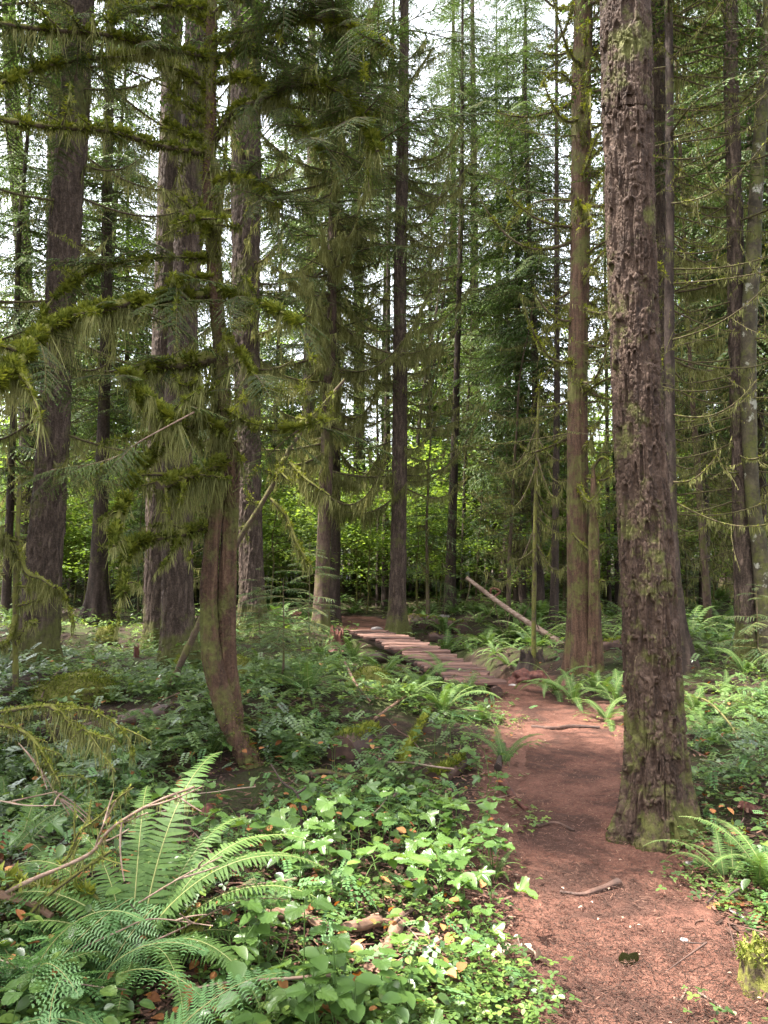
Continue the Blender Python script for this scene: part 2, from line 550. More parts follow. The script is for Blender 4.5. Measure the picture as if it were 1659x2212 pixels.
MAT['cedar_leaf'] = leaf_mat('cedar_sprays', (0.035, 0.065, 0.018), (0.065, 0.11, 0.028), (0.115, 0.17, 0.045), rough=0.55, trans=0.28, spec=0.25)
MAT['maple'] = leaf_mat('bright_maple_leaves', (0.08, 0.14, 0.028), (0.15, 0.225, 0.048), (0.24, 0.32, 0.08), rough=0.5, trans=0.5)
MAT['fern'] = leaf_mat('fern_fronds', (0.038, 0.072, 0.02), (0.072, 0.13, 0.031), (0.12, 0.19, 0.048), rough=0.6, trans=0.35, spec=0.25)
MAT['bracken'] = leaf_mat('lady_fern_fronds', (0.06, 0.125, 0.045), (0.09, 0.18, 0.06), (0.13, 0.24, 0.085), rough=0.5, trans=0.35)
MAT['dead_fern'] = leaf_mat('dead_fern', (0.12, 0.04, 0.012), (0.25, 0.10, 0.03), (0.38, 0.19, 0.07), rough=0.8, trans=0.2)
MAT['broad'] = leaf_mat('broad_leaves', (0.045, 0.095, 0.024), (0.082, 0.15, 0.034), (0.155, 0.23, 0.048), rough=0.36, trans=0.35, spec=0.6)
MAT['cover'] = leaf_mat('ground_cover_leaves', (0.036, 0.066, 0.018), (0.078, 0.135, 0.030), (0.17, 0.24, 0.05), rough=0.35, trans=0.3, spec=0.6)
MAT['grape'] = leaf_mat('holly_leaves', (0.03, 0.055, 0.016), (0.056, 0.098, 0.026), (0.10, 0.155, 0.04), rough=0.35, trans=0.15, spec=0.8)
MAT['litter'] = leaf_mat('dry_litter', (0.025, 0.014, 0.010), (0.10, 0.05, 0.035), (0.26, 0.145, 0.10), rough=0.8, trans=0.0, spec=0.2)
MAT['deadleaf'] = leaf_mat('dead_leaf', (0.20, 0.13, 0.09), (0.36, 0.27, 0.20), (0.48, 0.40, 0.32), rough=0.8, trans=0.15)
MAT['floor'] = soil_mat('forest_floor', (0.012, 0.008, 0.005), (0.028, 0.017, 0.011), (0.06, 0.035, 0.023), 2.5, attr=True)
MAT['trail'] = soil_mat('red_trail_earth', (0.044, 0.019, 0.013), (0.102, 0.044, 0.030), (0.18, 0.085, 0.060), 5.0, patch=((0.030, 0.016, 0.012), (0.20, 0.10, 0.072)))
MAT['plank'] = wood_mat('split_cedar_plank', (0.04, 0.018, 0.013), (0.125, 0.058, 0.041), (0.22, 0.12, 0.088), axis=0)
MAT['beam'] = wood_mat('beam_wood', (0.02, 0.010, 0.007), (0.055, 0.026, 0.017), (0.11, 0.055, 0.038), axis=1)
MAT['deadwood'] = wood_mat('dead_wood', (0.05, 0.024, 0.014), (0.14, 0.075, 0.045), (0.26, 0.16, 0.105), axis=0, scale=20)
MAT['palestick'] = wood_mat('pale_stick', (0.08, 0.045, 0.03), (0.19, 0.12, 0.085), (0.33, 0.24, 0.185), axis=0, scale=25)
MAT['rot'] = wood_mat('rotten_red_wood', (0.03, 0.008, 0.005), (0.085, 0.022, 0.013), (0.17, 0.06, 0.034), axis=2, scale=18, bump=0.02)
MAT['stone'] = wood_mat('grey_stone', (0.12, 0.10, 0.09), (0.25, 0.22, 0.21), (0.4, 0.36, 0.34), axis=2, scale=9)
# ------------------------------------------------------------------ ground
def sinh_axis(n, lo, hi, c, k):
    a = np.arcsinh((lo - c) / k)
    b = np.arcsinh((hi - c) / k)
    return c + k * np.sinh(np.linspace(a, b, n))

def grid_faces(nx, ny):
    i = np.arange(ny - 1)[:, None] * nx
    j = np.arange(nx - 1)[None, :]
    return np.stack([i + j, i + j + 1, i + nx + j + 1, i + nx + j], -1).reshape(-1, 4)

gx = sinh_axis(620, -200, 200, 0.3, 3.2)
gy = sinh_axis(720, -60, 320, 3.5, 4.0)
X, Y = np.meshgrid(gx, gy)
Z = H(X, Y) + 0.02 * sstep(0, .3, path_d(X, Y)) * noise(X * 9, Y * 9)
pd = path_d(X, Y)
Z = Z - 0.05 * sstep(0.06 + .12 * noise(X * 3, Y * 3), -0.16, pd) * (np.hypot(X, Y) < 30)
rn = 1 - sstep(-0.05, 0.6 + 0.3 * noise(X * 1.5, Y * 1.5), pd)
g = M().add(np.stack([X, Y, Z], -1).reshape(-1, 3), grid_faces(620, 720), 0, rn.ravel(), True)
tag(link('forest_floor', g.mesh('forest_floor', MAT['floor'])), kind='structure')

def strip(name, C, W, n, k, seed):
    P = resample(np.column_stack([C, np.zeros(len(C)), W]), n)
    T = unit(np.gradient(P[:, :2], axis=0))
    N = np.stack([T[:, 1], -T[:, 0]], -1)
    s = np.linspace(-1, 1, k)
    ext = P[:, 3] + 0.22
    XY = P[:, None, :2] + N[:, None] * (s[None, :, None] * ext[:, None, None])
    x, y = XY[..., 0], XY[..., 1]
    z = H(x, y)
    edge = sstep(0.55, 1.0, np.abs(s))[None, :]
    z = z + 0.012 - 0.07 * edge * (1 + 0.6 * noise(x * 3, y * 3)) + 0.014 * fbm(x * 5, y * 5, 2.0, 3) + 0.004 * noise(x * 30, y * 30) - 0.02 * (1 - s[None] ** 2)
    m = M().add(np.stack([x, y, z], -1).reshape(-1, 3), grid_faces(k, n), 0, 0, True)
    tag(link(name, m.mesh(name, MAT['trail'])), kind='structure')

strip('trail', TR_C, TR_W, 360, 70, 1)
strip('trail', FAR, FAR_W, 90, 30, 2)

# ------------------------------------------------------------------ bark relief
def bark_disp(amp, freq, flare=0.0, fh=0.35, lobes=5, ph=0.0, z0=0.0, wob=0.03, vs=5.5, crumb=0.25):
    def f(rr, th, V, C):
        x, y, z = V[..., 0], V[..., 1], V[..., 2]
        hh = np.maximum(z - z0, 0)
        q = rr * (1 + flare * np.exp(-hh / fh) * (1 + 0.45 * np.cos(lobes * th + ph) + 0.2 * np.cos((lobes + 2) * th - ph)))
        q = q * (1 + wob * noise(x * 2 + 3, y * 2, z * 0.7))
        if amp:
            wx = 0.35 * noise(x * freq * .4, y * freq * .4, z * 3)
            n1 = noise(x * freq + wx, y * freq + wx, z * freq / vs)
            n2 = noise(x * freq * 1.7 + 11, y * freq * 1.7 - wx * 2, z * freq / vs * 1.5 + 5)
            f1 = sstep(0.14, 0.40, n1)
            f2 = np.maximum(sstep(0.20, 0.42, n2) * 1.4, .6 * (1 - sstep(0.02, 0.20, np.abs(n2 + .2))))
            n3 = noise(x * freq * 3.5, y * freq * 3.5, z * freq * 2.0)
            n4 = noise(x * freq * 8, y * freq * 8, z * freq * 4) + .8 * noise(x * freq * 15, y * freq * 15, z * freq * 9)
            n5 = np.abs(noise(x * freq * 2.2, y * freq * 2.2, z * freq * 1.6 + 9))
            n6 = noise(x * freq * 2.3 + wx * 3, y * freq * 2.3 + wx * 2, z * freq / vs * 2.2 + 15)
            f3 = 1 - sstep(0.02, 0.28, np.abs(n6))
            brk = sstep(-.45, .05, noise(x * freq * .8 + 31, y * freq * .8, z * freq / vs * 1.3 + 40))
            q = q - amp * (.85 + .6 * np.exp(-hh / 1.3)) * np.maximum(np.maximum(f1 * (.25 + .75 * brk), 0.6 * f2), 0.30 * f3) + amp * crumb * (n3 + 0.8 * n4 - 0.9 * (1 - sstep(0, .18, n5)))
        return q
    return f

# ------------------------------------------------------------------ foliage templates
DIA_V = np.array([[0, 0, 0], [0.42, 0.2, 0.02], [1, 0, -0.05], [0.42, -0.2, 0.02]])
DIA_F = np.array([[0, 1, 2, 3]])

def bough(seed, L=2.0, leaf=0.05, step=0.045, nside=14, droop=0.28, spread=0.36, hang=0.3, fat=1.0, wood=1, leafm=0):
    g = np.random.default_rng(seed)
    m = M()
    s = np.linspace(0, 1, 14)
    wy = g.uniform(-.08, .08) * L
    ax = np.stack([s * L, wy * np.sin(s * 3), L * (0.12 * s - droop * s ** 2)], -1)
    tube(m, ax, (0.006 * L + 0.004) * (1.05 - s) + 0.0015, 4, wood, 0.4, cap=False)
    P, D, S, Rr = [], [], [], []
    T = unit(np.gradient(ax, axis=0))
    for k in range(nside):
        for sd in (-1, 1):
            t = 0.10 + 0.9 * (k + g.uniform(0, .8)) / nside
            if t > 1: continue
            i = t * 13
            a = int(min(i, 12)); fr = i - a
            p0 = ax[a] * (1 - fr) + ax[a + 1] * fr
            tg = T[a]
            an = sd * g.uniform(0.75, 1.15)
            d = np.array([tg[0] * math.cos(an) - tg[1] * math.sin(an), tg[0] * math.sin(an) + tg[1] * math.cos(an), tg[2] * 0.5])
            ln = L * spread * (0.25 + 0.75 * math.sin(min(1, (1 - t) * 1.5 + 0.12) * math.pi / 2)) * g.uniform(0.6, 1.1)
            if g.uniform() < 0.10: continue
            n = max(3, int(ln / step))
            q = np.linspace(0, 1, n)
            bp = p0 + d * (q * ln)[:, None]
            bp[:, 2] -= hang * ln * q ** 1.8
            tube(m, bp[:: max(1, n // 4)] if n > 6 else bp, 0.0022 * fat + 0.0012, 3, wood, 0.4, cap=False)
            bt = unit(np.gradient(bp, axis=0))
            for s2 in (-1, 1):
                a2 = s2 * g.uniform(0.65, 1.0, n)
                ca, sa = np.cos(a2), np.sin(a2)
                dd = np.stack([bt[:, 0] * ca - bt[:, 1] * sa, bt[:, 0] * sa + bt[:, 1] * ca, bt[:, 2] * ca - g.uniform(0, .45, n)], -1)
                P.append(bp); D.append(dd)
                S.append(leaf * (1.15 - 0.6 * q) * g.uniform(0.7, 1.25, n))
                Rr.append(np.clip(0.25 + 0.5 * q * q + g.uniform(-.15, .3) + g.uniform(-.1, .1, n), 0, 1))
            P.append(bp[-1:]); D.append(bt[-1:]); S.append(np.array([leaf * 1.1])); Rr.append(np.array([0.9]))
    P, D, S, Rr = np.vstack(P), np.vstack(D), np.concatenate(S), np.concatenate(Rr)
    B = roll(basis(D), g.uniform(-.5, .5, len(P)))
    scatter(m, DIA_V, DIA_F, B, P, np.stack([S, S * fat, S], -1), leafm, Rr)
    return m

HEM = [bough(100 + i, 2.0, 0.062, 0.055, 12, droop=0.22 + .05 * i, hang=0.35, fat=1.25) for i in range(4)]
HEM_FINE = [bough(120 + i, 2.0, 0.042, 0.032, 15, droop=0.25 + .05 * i, hang=0.4, fat=1.1) for i in range(3)]
CED_FINE = [bough(140 + i, 1.0, 0.030, 0.016, 15, droop=0.16 + .05 * i, spread=0.34, hang=0.25, fat=1.0) for i in range(4)]
FAR_B = [bough(160 + i, 2.0, 0.085, 0.055, 14, droop=0.25, hang=0.5, fat=1.3, spread=.42) for i in range(4)]

def put_boughs(m, temps, X, pos, scale, g, rollv=0.25, dr=0.0):
    """copies of bough templates (M) with x axis X at pos"""
    pick = g.integers(0, len(temps), len(pos))
    X = unit(X)
    for k, t in enumerate(temps):
        ids = np.nonzero(pick == k)[0]
        if not len(ids): continue
        B = roll(basis(X[ids]), g.uniform(-rollv, rollv, len(ids)))
        rv = g.uniform(-.22, .22, len(ids))
        for v, f, mi, r in zip(t.v, t.f, t.mi, t.r):
            lo = f.min()
            scatter(m, v, f - lo, B, pos[ids], scale[ids], int(mi[0]), 0.0 * rv + (0.0 if mi[0] else 1) * rv, r)

# put_boughs works piece by piece; flatten templates once so that each has two pieces (wood, leaves)
def flatten(t):
    o = M()
    for mat in (0, 1):
        ids = [i for i in range(len(t.v)) if t.mi[i][0] == mat]
        for k in sorted({t.f[i].shape[1] for i in ids}):
            vs, fs, rs, n = [], [], [], 0
            for i in ids:
                if t.f[i].shape[1] != k: continue
                vs.append(t.v[i]); fs.append(t.f[i] - t.f[i].min() + n); rs.append(t.r[i]); n += len(t.v[i])
            o.add(np.vstack(vs), np.vstack(fs), mat, np.concatenate(rs))
    return o
HEM, HEM_FINE, CED_FINE, FAR_B = [[flatten(t) for t in T] for T in (HEM, HEM_FINE, CED_FINE, FAR_B)]

def crown_mesh(curve, z0, z1, n, Lmax, temps, g, tL=2.0, pitch=(-.25, .25), Lmin=0.35, gap=0.0, azr=None):
    """boughs round a trunk curve (x, y, z, r) from height z0 to z1"""
    z = np.sort(g.uniform(0, 1, n)) ** 0.85 * (z1 - z0) + z0
    c = np.stack([np.interp(z, curve[:, 2], curve[:, k]) for k in range(2)], -1)
    az = np.arange(n) * 2.39996 + g.uniform(-.5, .5, n) if azr is None else g.uniform(azr[0], azr[1], n)
    t = (z - z0) / (z1 - z0)
    L = Lmax * (np.minimum(1, 0.55 + t * 2.2)) * (1 - t) ** 0.7 * g.uniform(0.6, 1.15, n) + Lmin
    pt = g.uniform(pitch[0], pitch[1], n)
    D = np.stack([np.cos(az) * np.cos(pt), np.sin(az) * np.cos(pt), np.sin(pt)], -1)
    m = M()
    put_boughs(m, temps, D, np.column_stack([c, z]), L / tL, g)
    return m

# ------------------------------------------------------------------ moss
def beard(m, C, rad, n, lmax, w, g, mat=0, freq=5.0, seed=0.0):
    """hanging moss strands under a curve"""
    t = np.sort(g.uniform(0, 1, n))
    i = t * (len(C) - 1)
    a = np.minimum(i.astype(int), len(C) - 2)
    fr = (i - a)[:, None]
    p = C[a] * (1 - fr) + C[a + 1] * fr
    rr = np.interp(i, np.arange(len(C)), np.broadcast_to(rad, (len(C),)))
    cl = np.clip(np.abs(noise(t * len(C) * 0.5 * freq / 5 + seed, seed * 3.3)) * 1.3 + 1.0 * np.abs(noise(t * len(C) * 1.9 + seed, seed)) - 0.35, 0.04, 1)
    l = lmax * cl * g.uniform(0.25, 1.0, n) + 0.01
    az = g.uniform(0, 2 * np.pi, n)
    off = g.uniform(-.8, .8, n)[:, None] * rr[:, None] * unit(np.stack([np.cos(az), np.sin(az), 0 * az], -1))
    p = p + off - np.array([0, 0, 1]) * (rr * 0.55)[:, None]
    tv = np.array([[-.5, 0, 0], [.5, 0, 0], [.42, .1, -.45], [-.42, .1, -.45], [.12, 0.02, -1], [-.12, 0.02, -1]])
    tf = np.array([[0, 1, 2, 3], [3, 2, 4, 5]])
    ca, sa = np.cos(az), np.sin(az)
    B = np.zeros((n, 3, 3))
    B[:, 0, 0], B[:, 1, 0], B[:, 0, 1], B[:, 1, 1], B[:, 2, 2] = ca, sa, -sa, ca, 1
    sx = g.normal(0, .2, n); sy = g.normal(0, .2, n)
    B[:, 0, 2], B[:, 1, 2] = sx, sy
    scatter(m, tv, tf, B, p, np.stack([w * g.uniform(.5, 1.4, n), l * .6, l], -1), mat, g.uniform(.1, .9, n))

def fuzz(m, C, rad, n, l, g, mat=0, top=0.3):
    t = g.uniform(0, 1, n)
    i = t * (len(C) - 1)
    a = np.minimum(i.astype(int), len(C) - 2)
    fr = (i - a)[:, None]
    p = C[a] * (1 - fr) + C[a + 1] * fr
    rr = np.interp(i, np.arange(len(C)), np.broadcast_to(rad, (len(C),)))
    T = unit(C[a + 1] - C[a])
    d = unit(g.normal(0, 1, (n, 3)) + np.array([0, 0, top]))
    d = unit(d - T * (d * T).sum(1, keepdims=True) * 0.7)
    p = p + d * rr[:, None] * 0.8
    d = unit(d + g.normal(0, .4, (n, 3)))
    cl = noise(i * .9 + len(C), rr * 50 + n * .37) + .6 * noise(i * 2.7, n * .11)      # clumps with bare wood between
    keep = cl > -.22
    p, d, cl = p[keep], d[keep], cl[keep]
    n = len(p)
    S = l * g.uniform(.4, 1.4, n) * (.55 + np.clip(cl + .3, 0, 1))
    scatter(m, DIA_V, DIA_F, basis(d, (0.3, 0.2, 1)), p, np.stack([S, S * 0.9, S], -1), mat, np.clip(.4 + .5 * cl + g.normal(0, .2, n), 0, 1))

# ------------------------------------------------------------------ branches
def px_curve(pts, d0, d1, n=30, bow=0.0):
    q = [at(u, v, d0 + (d1 - d0) * i / (len(pts) - 1) + bow * math.sin(math.pi * i / (len(pts) - 1))) for i, (u, v) in enumerate(pts)]
    return resample(np.array(q), n)

def branch_obj(parent, C, r0, r1, g, mossn=500, bl=0.16, bn=260, bw=0.007, twigs=6, tl=0.3, mat='mossy', label=None, fz=0.022, beardpart=True, seg=8):
    """one mossy limb: bark tube, side twigs and moss tufts, its hanging moss a sub-part"""
    n = len(C)
    rad = np.linspace(r0, r1, n) * (1 + 0.18 * noise(np.arange(n) * .7, r0 * 999))
    L = np.linalg.norm(np.diff(C, axis=0), axis=1).sum()
    m = M()
    tube(m, C, rad, seg, 0, 0.5, rough=0.25, freq=30)
    b = M()
    for k in range(twigs):
        i = int(g.uniform(.1, .98) * (n - 1))
        T = unit(C[min(i + 1, n - 1)] - C[max(i - 1, 0)])
        d = unit(T * g.uniform(.2, .8) + g.normal(0, .7, 3))
        ln = tl * g.uniform(.4, 1.2)
        q = np.linspace(0, 1, 7)[:, None]
        c = C[i] + d * q * ln + np.array([0, 0, g.uniform(-.35, .2)]) * ln * q ** 2 + T * q ** 2 * ln * .3
        tube(m, c, np.linspace(max(r1 * .6, .004), 0.002, 7), 5, 0, 0.5, rough=.2)
        fuzz(m, c, 0.005, int(mossn * ln * .25) + 2, fz * .8, g, 1)
        if bl: beard(b, c, 0.004, int(bn * ln * .5) + 2, bl * .7, bw, g, 0, seed=k * 1.7)
    if mossn: fuzz(m, C, rad, int(mossn * L), fz, g, 1)
    if bl: beard(b, C, rad, int(bn * L), bl, bw, g, 0, seed=float(g.uniform(0, 50)))
    if not beardpart and b.v:
        for mi in b.mi: mi[:] = 2
        m.merge(b)
    o = part('branch', m, [MAT[mat], MAT['moss'], MAT['beard']], parent)
    if label: o['label'] = label
    if beardpart and b.v:
        s = part('hanging_moss', b, MAT['beard'], o, off=parent.location)
    return o

def limb_curve(p, az, L, g, sag=0.25, curl=0.35, n=12, pitch=0.15, wig=0.05):
    s = np.linspace(0, 1, n)
    a = az + wig * 4 * (s ** 2) * g.uniform(-1, 1)
    x = np.cumsum(np.cos(a)) / n * L; y = np.cumsum(np.sin(a)) / n * L
    z = L * (pitch * s - sag * np.sin(s * np.pi * .75) + curl * s ** 3)
    return np.stack([p[0] + x - x[0], p[1] + y - y[0], p[2] + z], -1)

TREES = {}

def big_tree(key, label, pts, mat, seg, rings, amp, freq, flare, fh=0.35, height=26, group=None, lobes=5, depth=None, top=None, crown=None, wob=0.03, cat='tree', name='conifer_tree', crumb=0.25, vs=5.5, zsink=0.25, topr=0.03, sub=None):
    g = np.random.default_rng(sum(map(ord, key)) * 7)
    b = G(pts[0][0], pts[0][1])
    d = b[1] if depth is None else depth
    P = []
    for u, v, wpx in pts:
        q = at(u, v, d)
        P.append([*q, wpx / F * np.linalg.norm(q - [0, 0, CAM_H]) * 0.5 * (0.99)])
    P = np.array(P)
    gz = float(H(P[0, 0], P[0, 1]))
    base = np.array([P[0, 0], P[0, 1], gz])
    P = np.vstack([[P[0, 0] + (P[0, 0] - P[1, 0]) * .1, d, gz - zsink, P[0, 3] * 1.03], P])
    if top is None and height > P[-1, 2] + 1:
        k = (height - P[-1, 2])
        dx = (P[-1, 0] - P[-2, 0]) / max(P[-1, 2] - P[-2, 2], .1)
        for t in (0.33, 0.66, 1.0):
            P = np.vstack([P, [P[-1, 0] + dx * k * .33 * .5, d, P[-1, 2] + k / 3, P[-1, 3] * (1 - t) + topr * t if t < 1 else topr]])
    # non-uniform rings: dense where the photo looks
    C = resample(P, rings * 2)
    zt = CAM_H + d * 0.78
    z = C[:, 2]
    wgt = np.where(z < zt, 1.0, 0.18)
    cum = np.concatenate([[0], np.cumsum(wgt[1:] * np.diff(z).clip(1e-4))])
    tt = np.linspace(0, cum[-1], rings)
    C = np.stack([np.interp(tt, cum, C[:, k]) for k in range(4)], -1)
    root = thing(name, label, cat, base, group)
    m = M()
    tube(m, C[:, :3], np.maximum(C[:, 3], 0.004), seg, 0, 0.5, disp=bark_disp(amp, freq, flare, fh, lobes, g.uniform(0, 6), gz, wob, vs, crumb))
    part('trunk', m, MAT[mat], root)
    TREES[key] = (root, C, g, d)
    if crown:
        z0, z1, n, Lm, temps = crown[:5]
        cm = crown_mesh(C, z0, z1, n, Lm, temps, g, **(crown[5] if len(crown) > 5 else {}))
        part('crown', cm, [MAT[crown[6] if len(crown) > 6 else 'needle'], MAT['twig']], root)
    return root

def limbs(key, n, z0, z1, L0, L1, r, azs=None, sag=.2, curl=.4, mossn=120, bl=.12, bn=120, bw=.008, twigs=4, tl=.25, pitch=.15, mat='twig', fz=.02):
    root, C, g, d = TREES[key]
    for k in range(n):
        z = z0 + (z1 - z0) * (k + g.uniform(0, 1)) / n
        c = [np.interp(z, C[:, 2], C[:, j]) for j in range(4)]
        az = g.uniform(0, 2 * np.pi) if azs is None else azs[k % len(azs)] + g.uniform(-.5, .5)
        L = g.uniform(L0, L1)
        cv = limb_curve((c[0], c[1], z), az, L, g, sag * g.uniform(.3, 1.3), curl * g.uniform(-.2, 1.3), 12, pitch * g.uniform(-.6, 1.4))
        branch_obj(root, cv, r, r * .3, g, mossn, bl, bn, bw, twigs, tl * L, mat, fz=fz, beardpart=False, seg=6)

# ------------------------------------------------------------------ the large trees of the photograph
big_tree('fir', 'large fir with deeply furrowed reddish brown bark standing beside the trail on the right',
         [(1424, 1800, 134), (1420, 1700, 126), (1414, 1550, 118), (1402, 1300, 112), (1388, 1050, 106), (1374, 800, 101), (1363, 500, 97), (1356, 250, 92), (1351, 0, 86)],
         'fir', 460, 2400, 0.027, 25, 0.34, 0.17, height=24, lobes=5, crumb=.09, vs=3.9, wob=.04, crown=(9, 24, 60, 2.6, HEM))
big_tree('cedar_r', 'mossy cedar with reddish trunk and many bare curling branches left of the large trailside fir',
         [(1258, 1450, 60), (1254, 1300, 52), (1248, 1060, 46), (1248, 800, 42), (1254, 500, 40), (1256, 200, 37), (1260, 0, 33)],
         'cedar', 80, 420, 0.010, 14, 0.35, 0.5, lobes=7, vs=14, height=26, crown=(12, 26, 60, 3, HEM))
big_tree('fir_behind', 'dark trunk standing half hidden directly behind the large trailside fir',
         [(1440, 1430, 44), (1424, 1100, 40), (1417, 713, 40), (1416, 400, 40), (1413, 0, 38)], 'fir_far', 64, 420, 0.022, 16, 0.3, height=28, crown=(10, 28, 70, 3, HEM))
big_tree('slim_r', 'slim dark trunk with a curved foot right of the large trailside fir',
         [(1492, 1450, 26), (1474, 1350, 20), (1458, 1200, 18), (1449, 1000, 20), (1446, 713, 20), (1447, 400, 16), (1444, 0, 14)],
         'dark', 30, 200, 0.006, 14, 0.5, 0.3, height=18, crown=(6, 18, 65, 2.0, HEM))
big_tree('right_fir', 'straight grey brown conifer just left of the patchy leaning alder at the right edge',
         [(1616, 1430, 46), (1608, 1250, 38), (1597, 1000, 32), (1590, 713, 30), (1588, 500, 30), (1580, 200, 26), (1577, 0, 24)],
         'fir_far', 64, 420, 0.018, 17, 0.4, height=26, crown=(6.5, 26, 100, 2.8, HEM))
big_tree('alder', 'crooked alder with pale lichen patches on its trunk at the right edge of the photo',
         [(1657, 1400, 34), (1642, 1200, 28), (1625, 1060, 27), (1618, 900, 30), (1618, 713, 31), (1627, 550, 29), (1634, 400, 25), (1647, 200, 22), (1662, 0, 20)],
         'alder', 36, 260, 0.004, 10, 0.3, height=15, name='alder_tree', wob=.12, depth=9.4)
big_tree('centre', 'furrowed conifer with a sunlit flared foot at the far end of the boardwalk',
         [(860, 1376, 42), (859, 1300, 38), (862, 1100, 35), (864, 900, 32), (864, 713, 29), (866, 500, 27), (870, 300, 24), (873, 100, 18)],
         'fir_far', 76, 520, 0.022, 15, 0.55, 0.4, height=24, crown=(9.5, 24, 80, 2.6, HEM_FINE))
big_tree('moss_a', 'moss draped hemlock with hanging beards, the left one of the close pair before the boardwalk',
         [(692, 1362, 36), (698, 1200, 31), (705, 1000, 28), (710, 850, 25), (716, 700, 22), (718, 500, 18), (724, 250, 14), (728, 0, 10)],
         'hemlock', 44, 300, 0.007, 12, 0.35, height=20, crown=(5.0, 20, 140, 2.4, HEM_FINE))
big_tree('moss_b', 'darker thin hemlock pressed against the right side of the moss draped hemlock',
         [(721, 1345, 26), (726, 1100, 20), (727, 900, 17), (730, 700, 15), (735, 400, 12), (742, 100, 9)],
         'dark', 32, 200, 0.006, 12, 0.35, height=18, crown=(5.0, 18, 110, 2.3, HEM_FINE))
big_tree('slim_c', 'slim straight dark conifer alone between the boardwalk tree and the mossy cedar',
         [(971, 1325, 27), (976, 1150, 21), (984, 900, 16), (989, 713, 13), (995, 500, 11), (998, 300, 8)],
         'dark', 28, 200, 0.008, 12, 0.3, height=18, crown=(8.0, 18, 130, 2.4, HEM_FINE))
big_tree('pole', 'very thin bare pole of a young tree just right of the slim dark conifer',
         [(998, 1295, 9), (1005, 1000, 7), (1015, 800, 5), (1022, 650, 4)], 'dark', 10, 60, 0, 10, 0.2, height=11, crown=(6, 11, 30, 1.0, HEM))
big_tree('behind_curved', 'thick furrowed fir directly behind the curved double cedar',
         [(545, 1362, 60), (542, 1200, 52), (538, 1000, 52), (532, 713, 57), (531, 400, 59), (534, 0, 56)],
         'fir_far', 110, 560, 0.03, 12, 0.3, height=32, crown=(14, 32, 70, 3.4, HEM))
big_tree('pair_main', 'broad grey brown fir with a mossy flared foot left of the curved double cedar',
         [(388, 1440, 72), (384, 1300, 66), (383, 1000, 64), (395, 713, 58), (408, 500, 56), (420, 250, 48), (428, 0, 42)],
         'fir_far', 110, 620, 0.020, 17, 0.35, 0.4, height=28, crown=(11, 28, 80, 3.2, HEM))
big_tree('pair_back', 'darker fir with a sunlit left edge standing close behind the broad grey brown fir',
         [(338, 1395, 52), (337, 1250, 48), (340, 1000, 44), (352, 713, 42), (362, 450, 40), (370, 200, 38), (372, 0, 36)],
         'fir_far', 90, 520, 0.022, 14, 0.25, height=30, crown=(13, 30, 70, 3.2, HEM))
big_tree('left_slim', 'dark cedar with a pale flared foot standing alone left of the two close firs',
         [(208, 1345, 42), (214, 1200, 34), (221, 1000, 27), (229, 713, 22), (232, 400, 20), (238, 100, 16), (240, 0, 15)],
         'dark', 44, 260, 0.01, 9, 0.7, 0.5, height=22, lobes=7, crown=(4.5, 22, 170, 3.0, HEM))
big_tree('left_fir', 'leaning old fir with cracked bark and a mossy foot near the left edge',
         [(78, 1440, 84), (92, 1250, 72), (112, 1000, 64), (128, 713, 58), (140, 500, 60), (156, 300, 56), (168, 100, 50), (172, 0, 48)],
         'fir_far', 110, 620, 0.026, 15, 0.25, height=28, crown=(7.5, 28, 110, 3.2, HEM))
big_tree('left_back', 'pale trunk partly hidden behind the leaning old fir',
         [(105, 1330, 34), (112, 900, 32), (118, 500, 30), (124, 0, 28)], 'hemlock', 40, 200, 0.014, 9, 0.2, height=26, crown=(6, 26, 110, 3.2, HEM))
big_tree('left_edge', 'dark leaning trunk among foliage at the far left edge',
         [(66, 1318, 34), (52, 600, 30), (35, 350, 28), (22, 100, 24), (18, 0, 22)], 'dark', 36, 200, 0.014, 9, 0.2, height=24, crown=(5, 24, 120, 3.0, HEM))
big_tree('twin_dark_a', 'black curved cedar stem, right one of the two behind the leaning dead pole',
         [(1080, 1292, 20), (1094, 1180, 17), (1099, 1000, 13), (1098, 800, 10)], 'dark', 20, 100, 0.004, 10, 0.3, height=14, crown=(4.5, 14, 60, 1.7, FAR_B, {}, 'needle'))
big_tree('twin_dark_b', 'black curved cedar stem, left one of the two behind the leaning dead pole',
         [(1044, 1285, 16), (1062, 1190, 13), (1078, 1050, 9), (1082, 900, 7)], 'dark', 18, 100, 0.004, 10, 0.3, height=12, crown=(4.5, 12, 50, 1.5, FAR_B, {}, 'needle'))
big_tree('left_of_centre_a', 'thin dark trunk immediately left of the boardwalk conifer',
         [(831, 1318, 15), (834, 1000, 13), (838, 700, 10)], 'dark', 20, 120, 0.005, 10, 0.2, height=16, crown=(6, 16, 70, 1.8, HEM))
big_tree('left_of_centre_b', 'thin dark stem second to the left of the boardwalk conifer, thinner than its neighbour',
         [(815, 1312, 8), (817, 1100, 6), (815, 900, 5)], 'dark', 12, 80, 0, 10, 0.2, height=9, crown=(4, 9, 40, 1.2, HEM))
big_tree('right_back_a', 'slender bent mossy trunk between the slim dark trunk and the grey brown conifer',
         [(1532, 1372, 17), (1520, 1200, 14), (1506, 1000, 13), (1492, 800, 9)], 'hemlock', 20, 120, 0.004, 10, 0.25, height=14, crown=(6, 14, 60, 1.8, HEM))
big_tree('right_back_b', 'dark trunk standing behind the hanging branches left of the mossy cedar',
         [(1197, 1338, 19), (1200, 1100, 16), (1203, 850, 13)], 'dark', 22, 120, 0.005, 10, 0.2, height=16, crown=(7, 16, 60, 2, HEM))
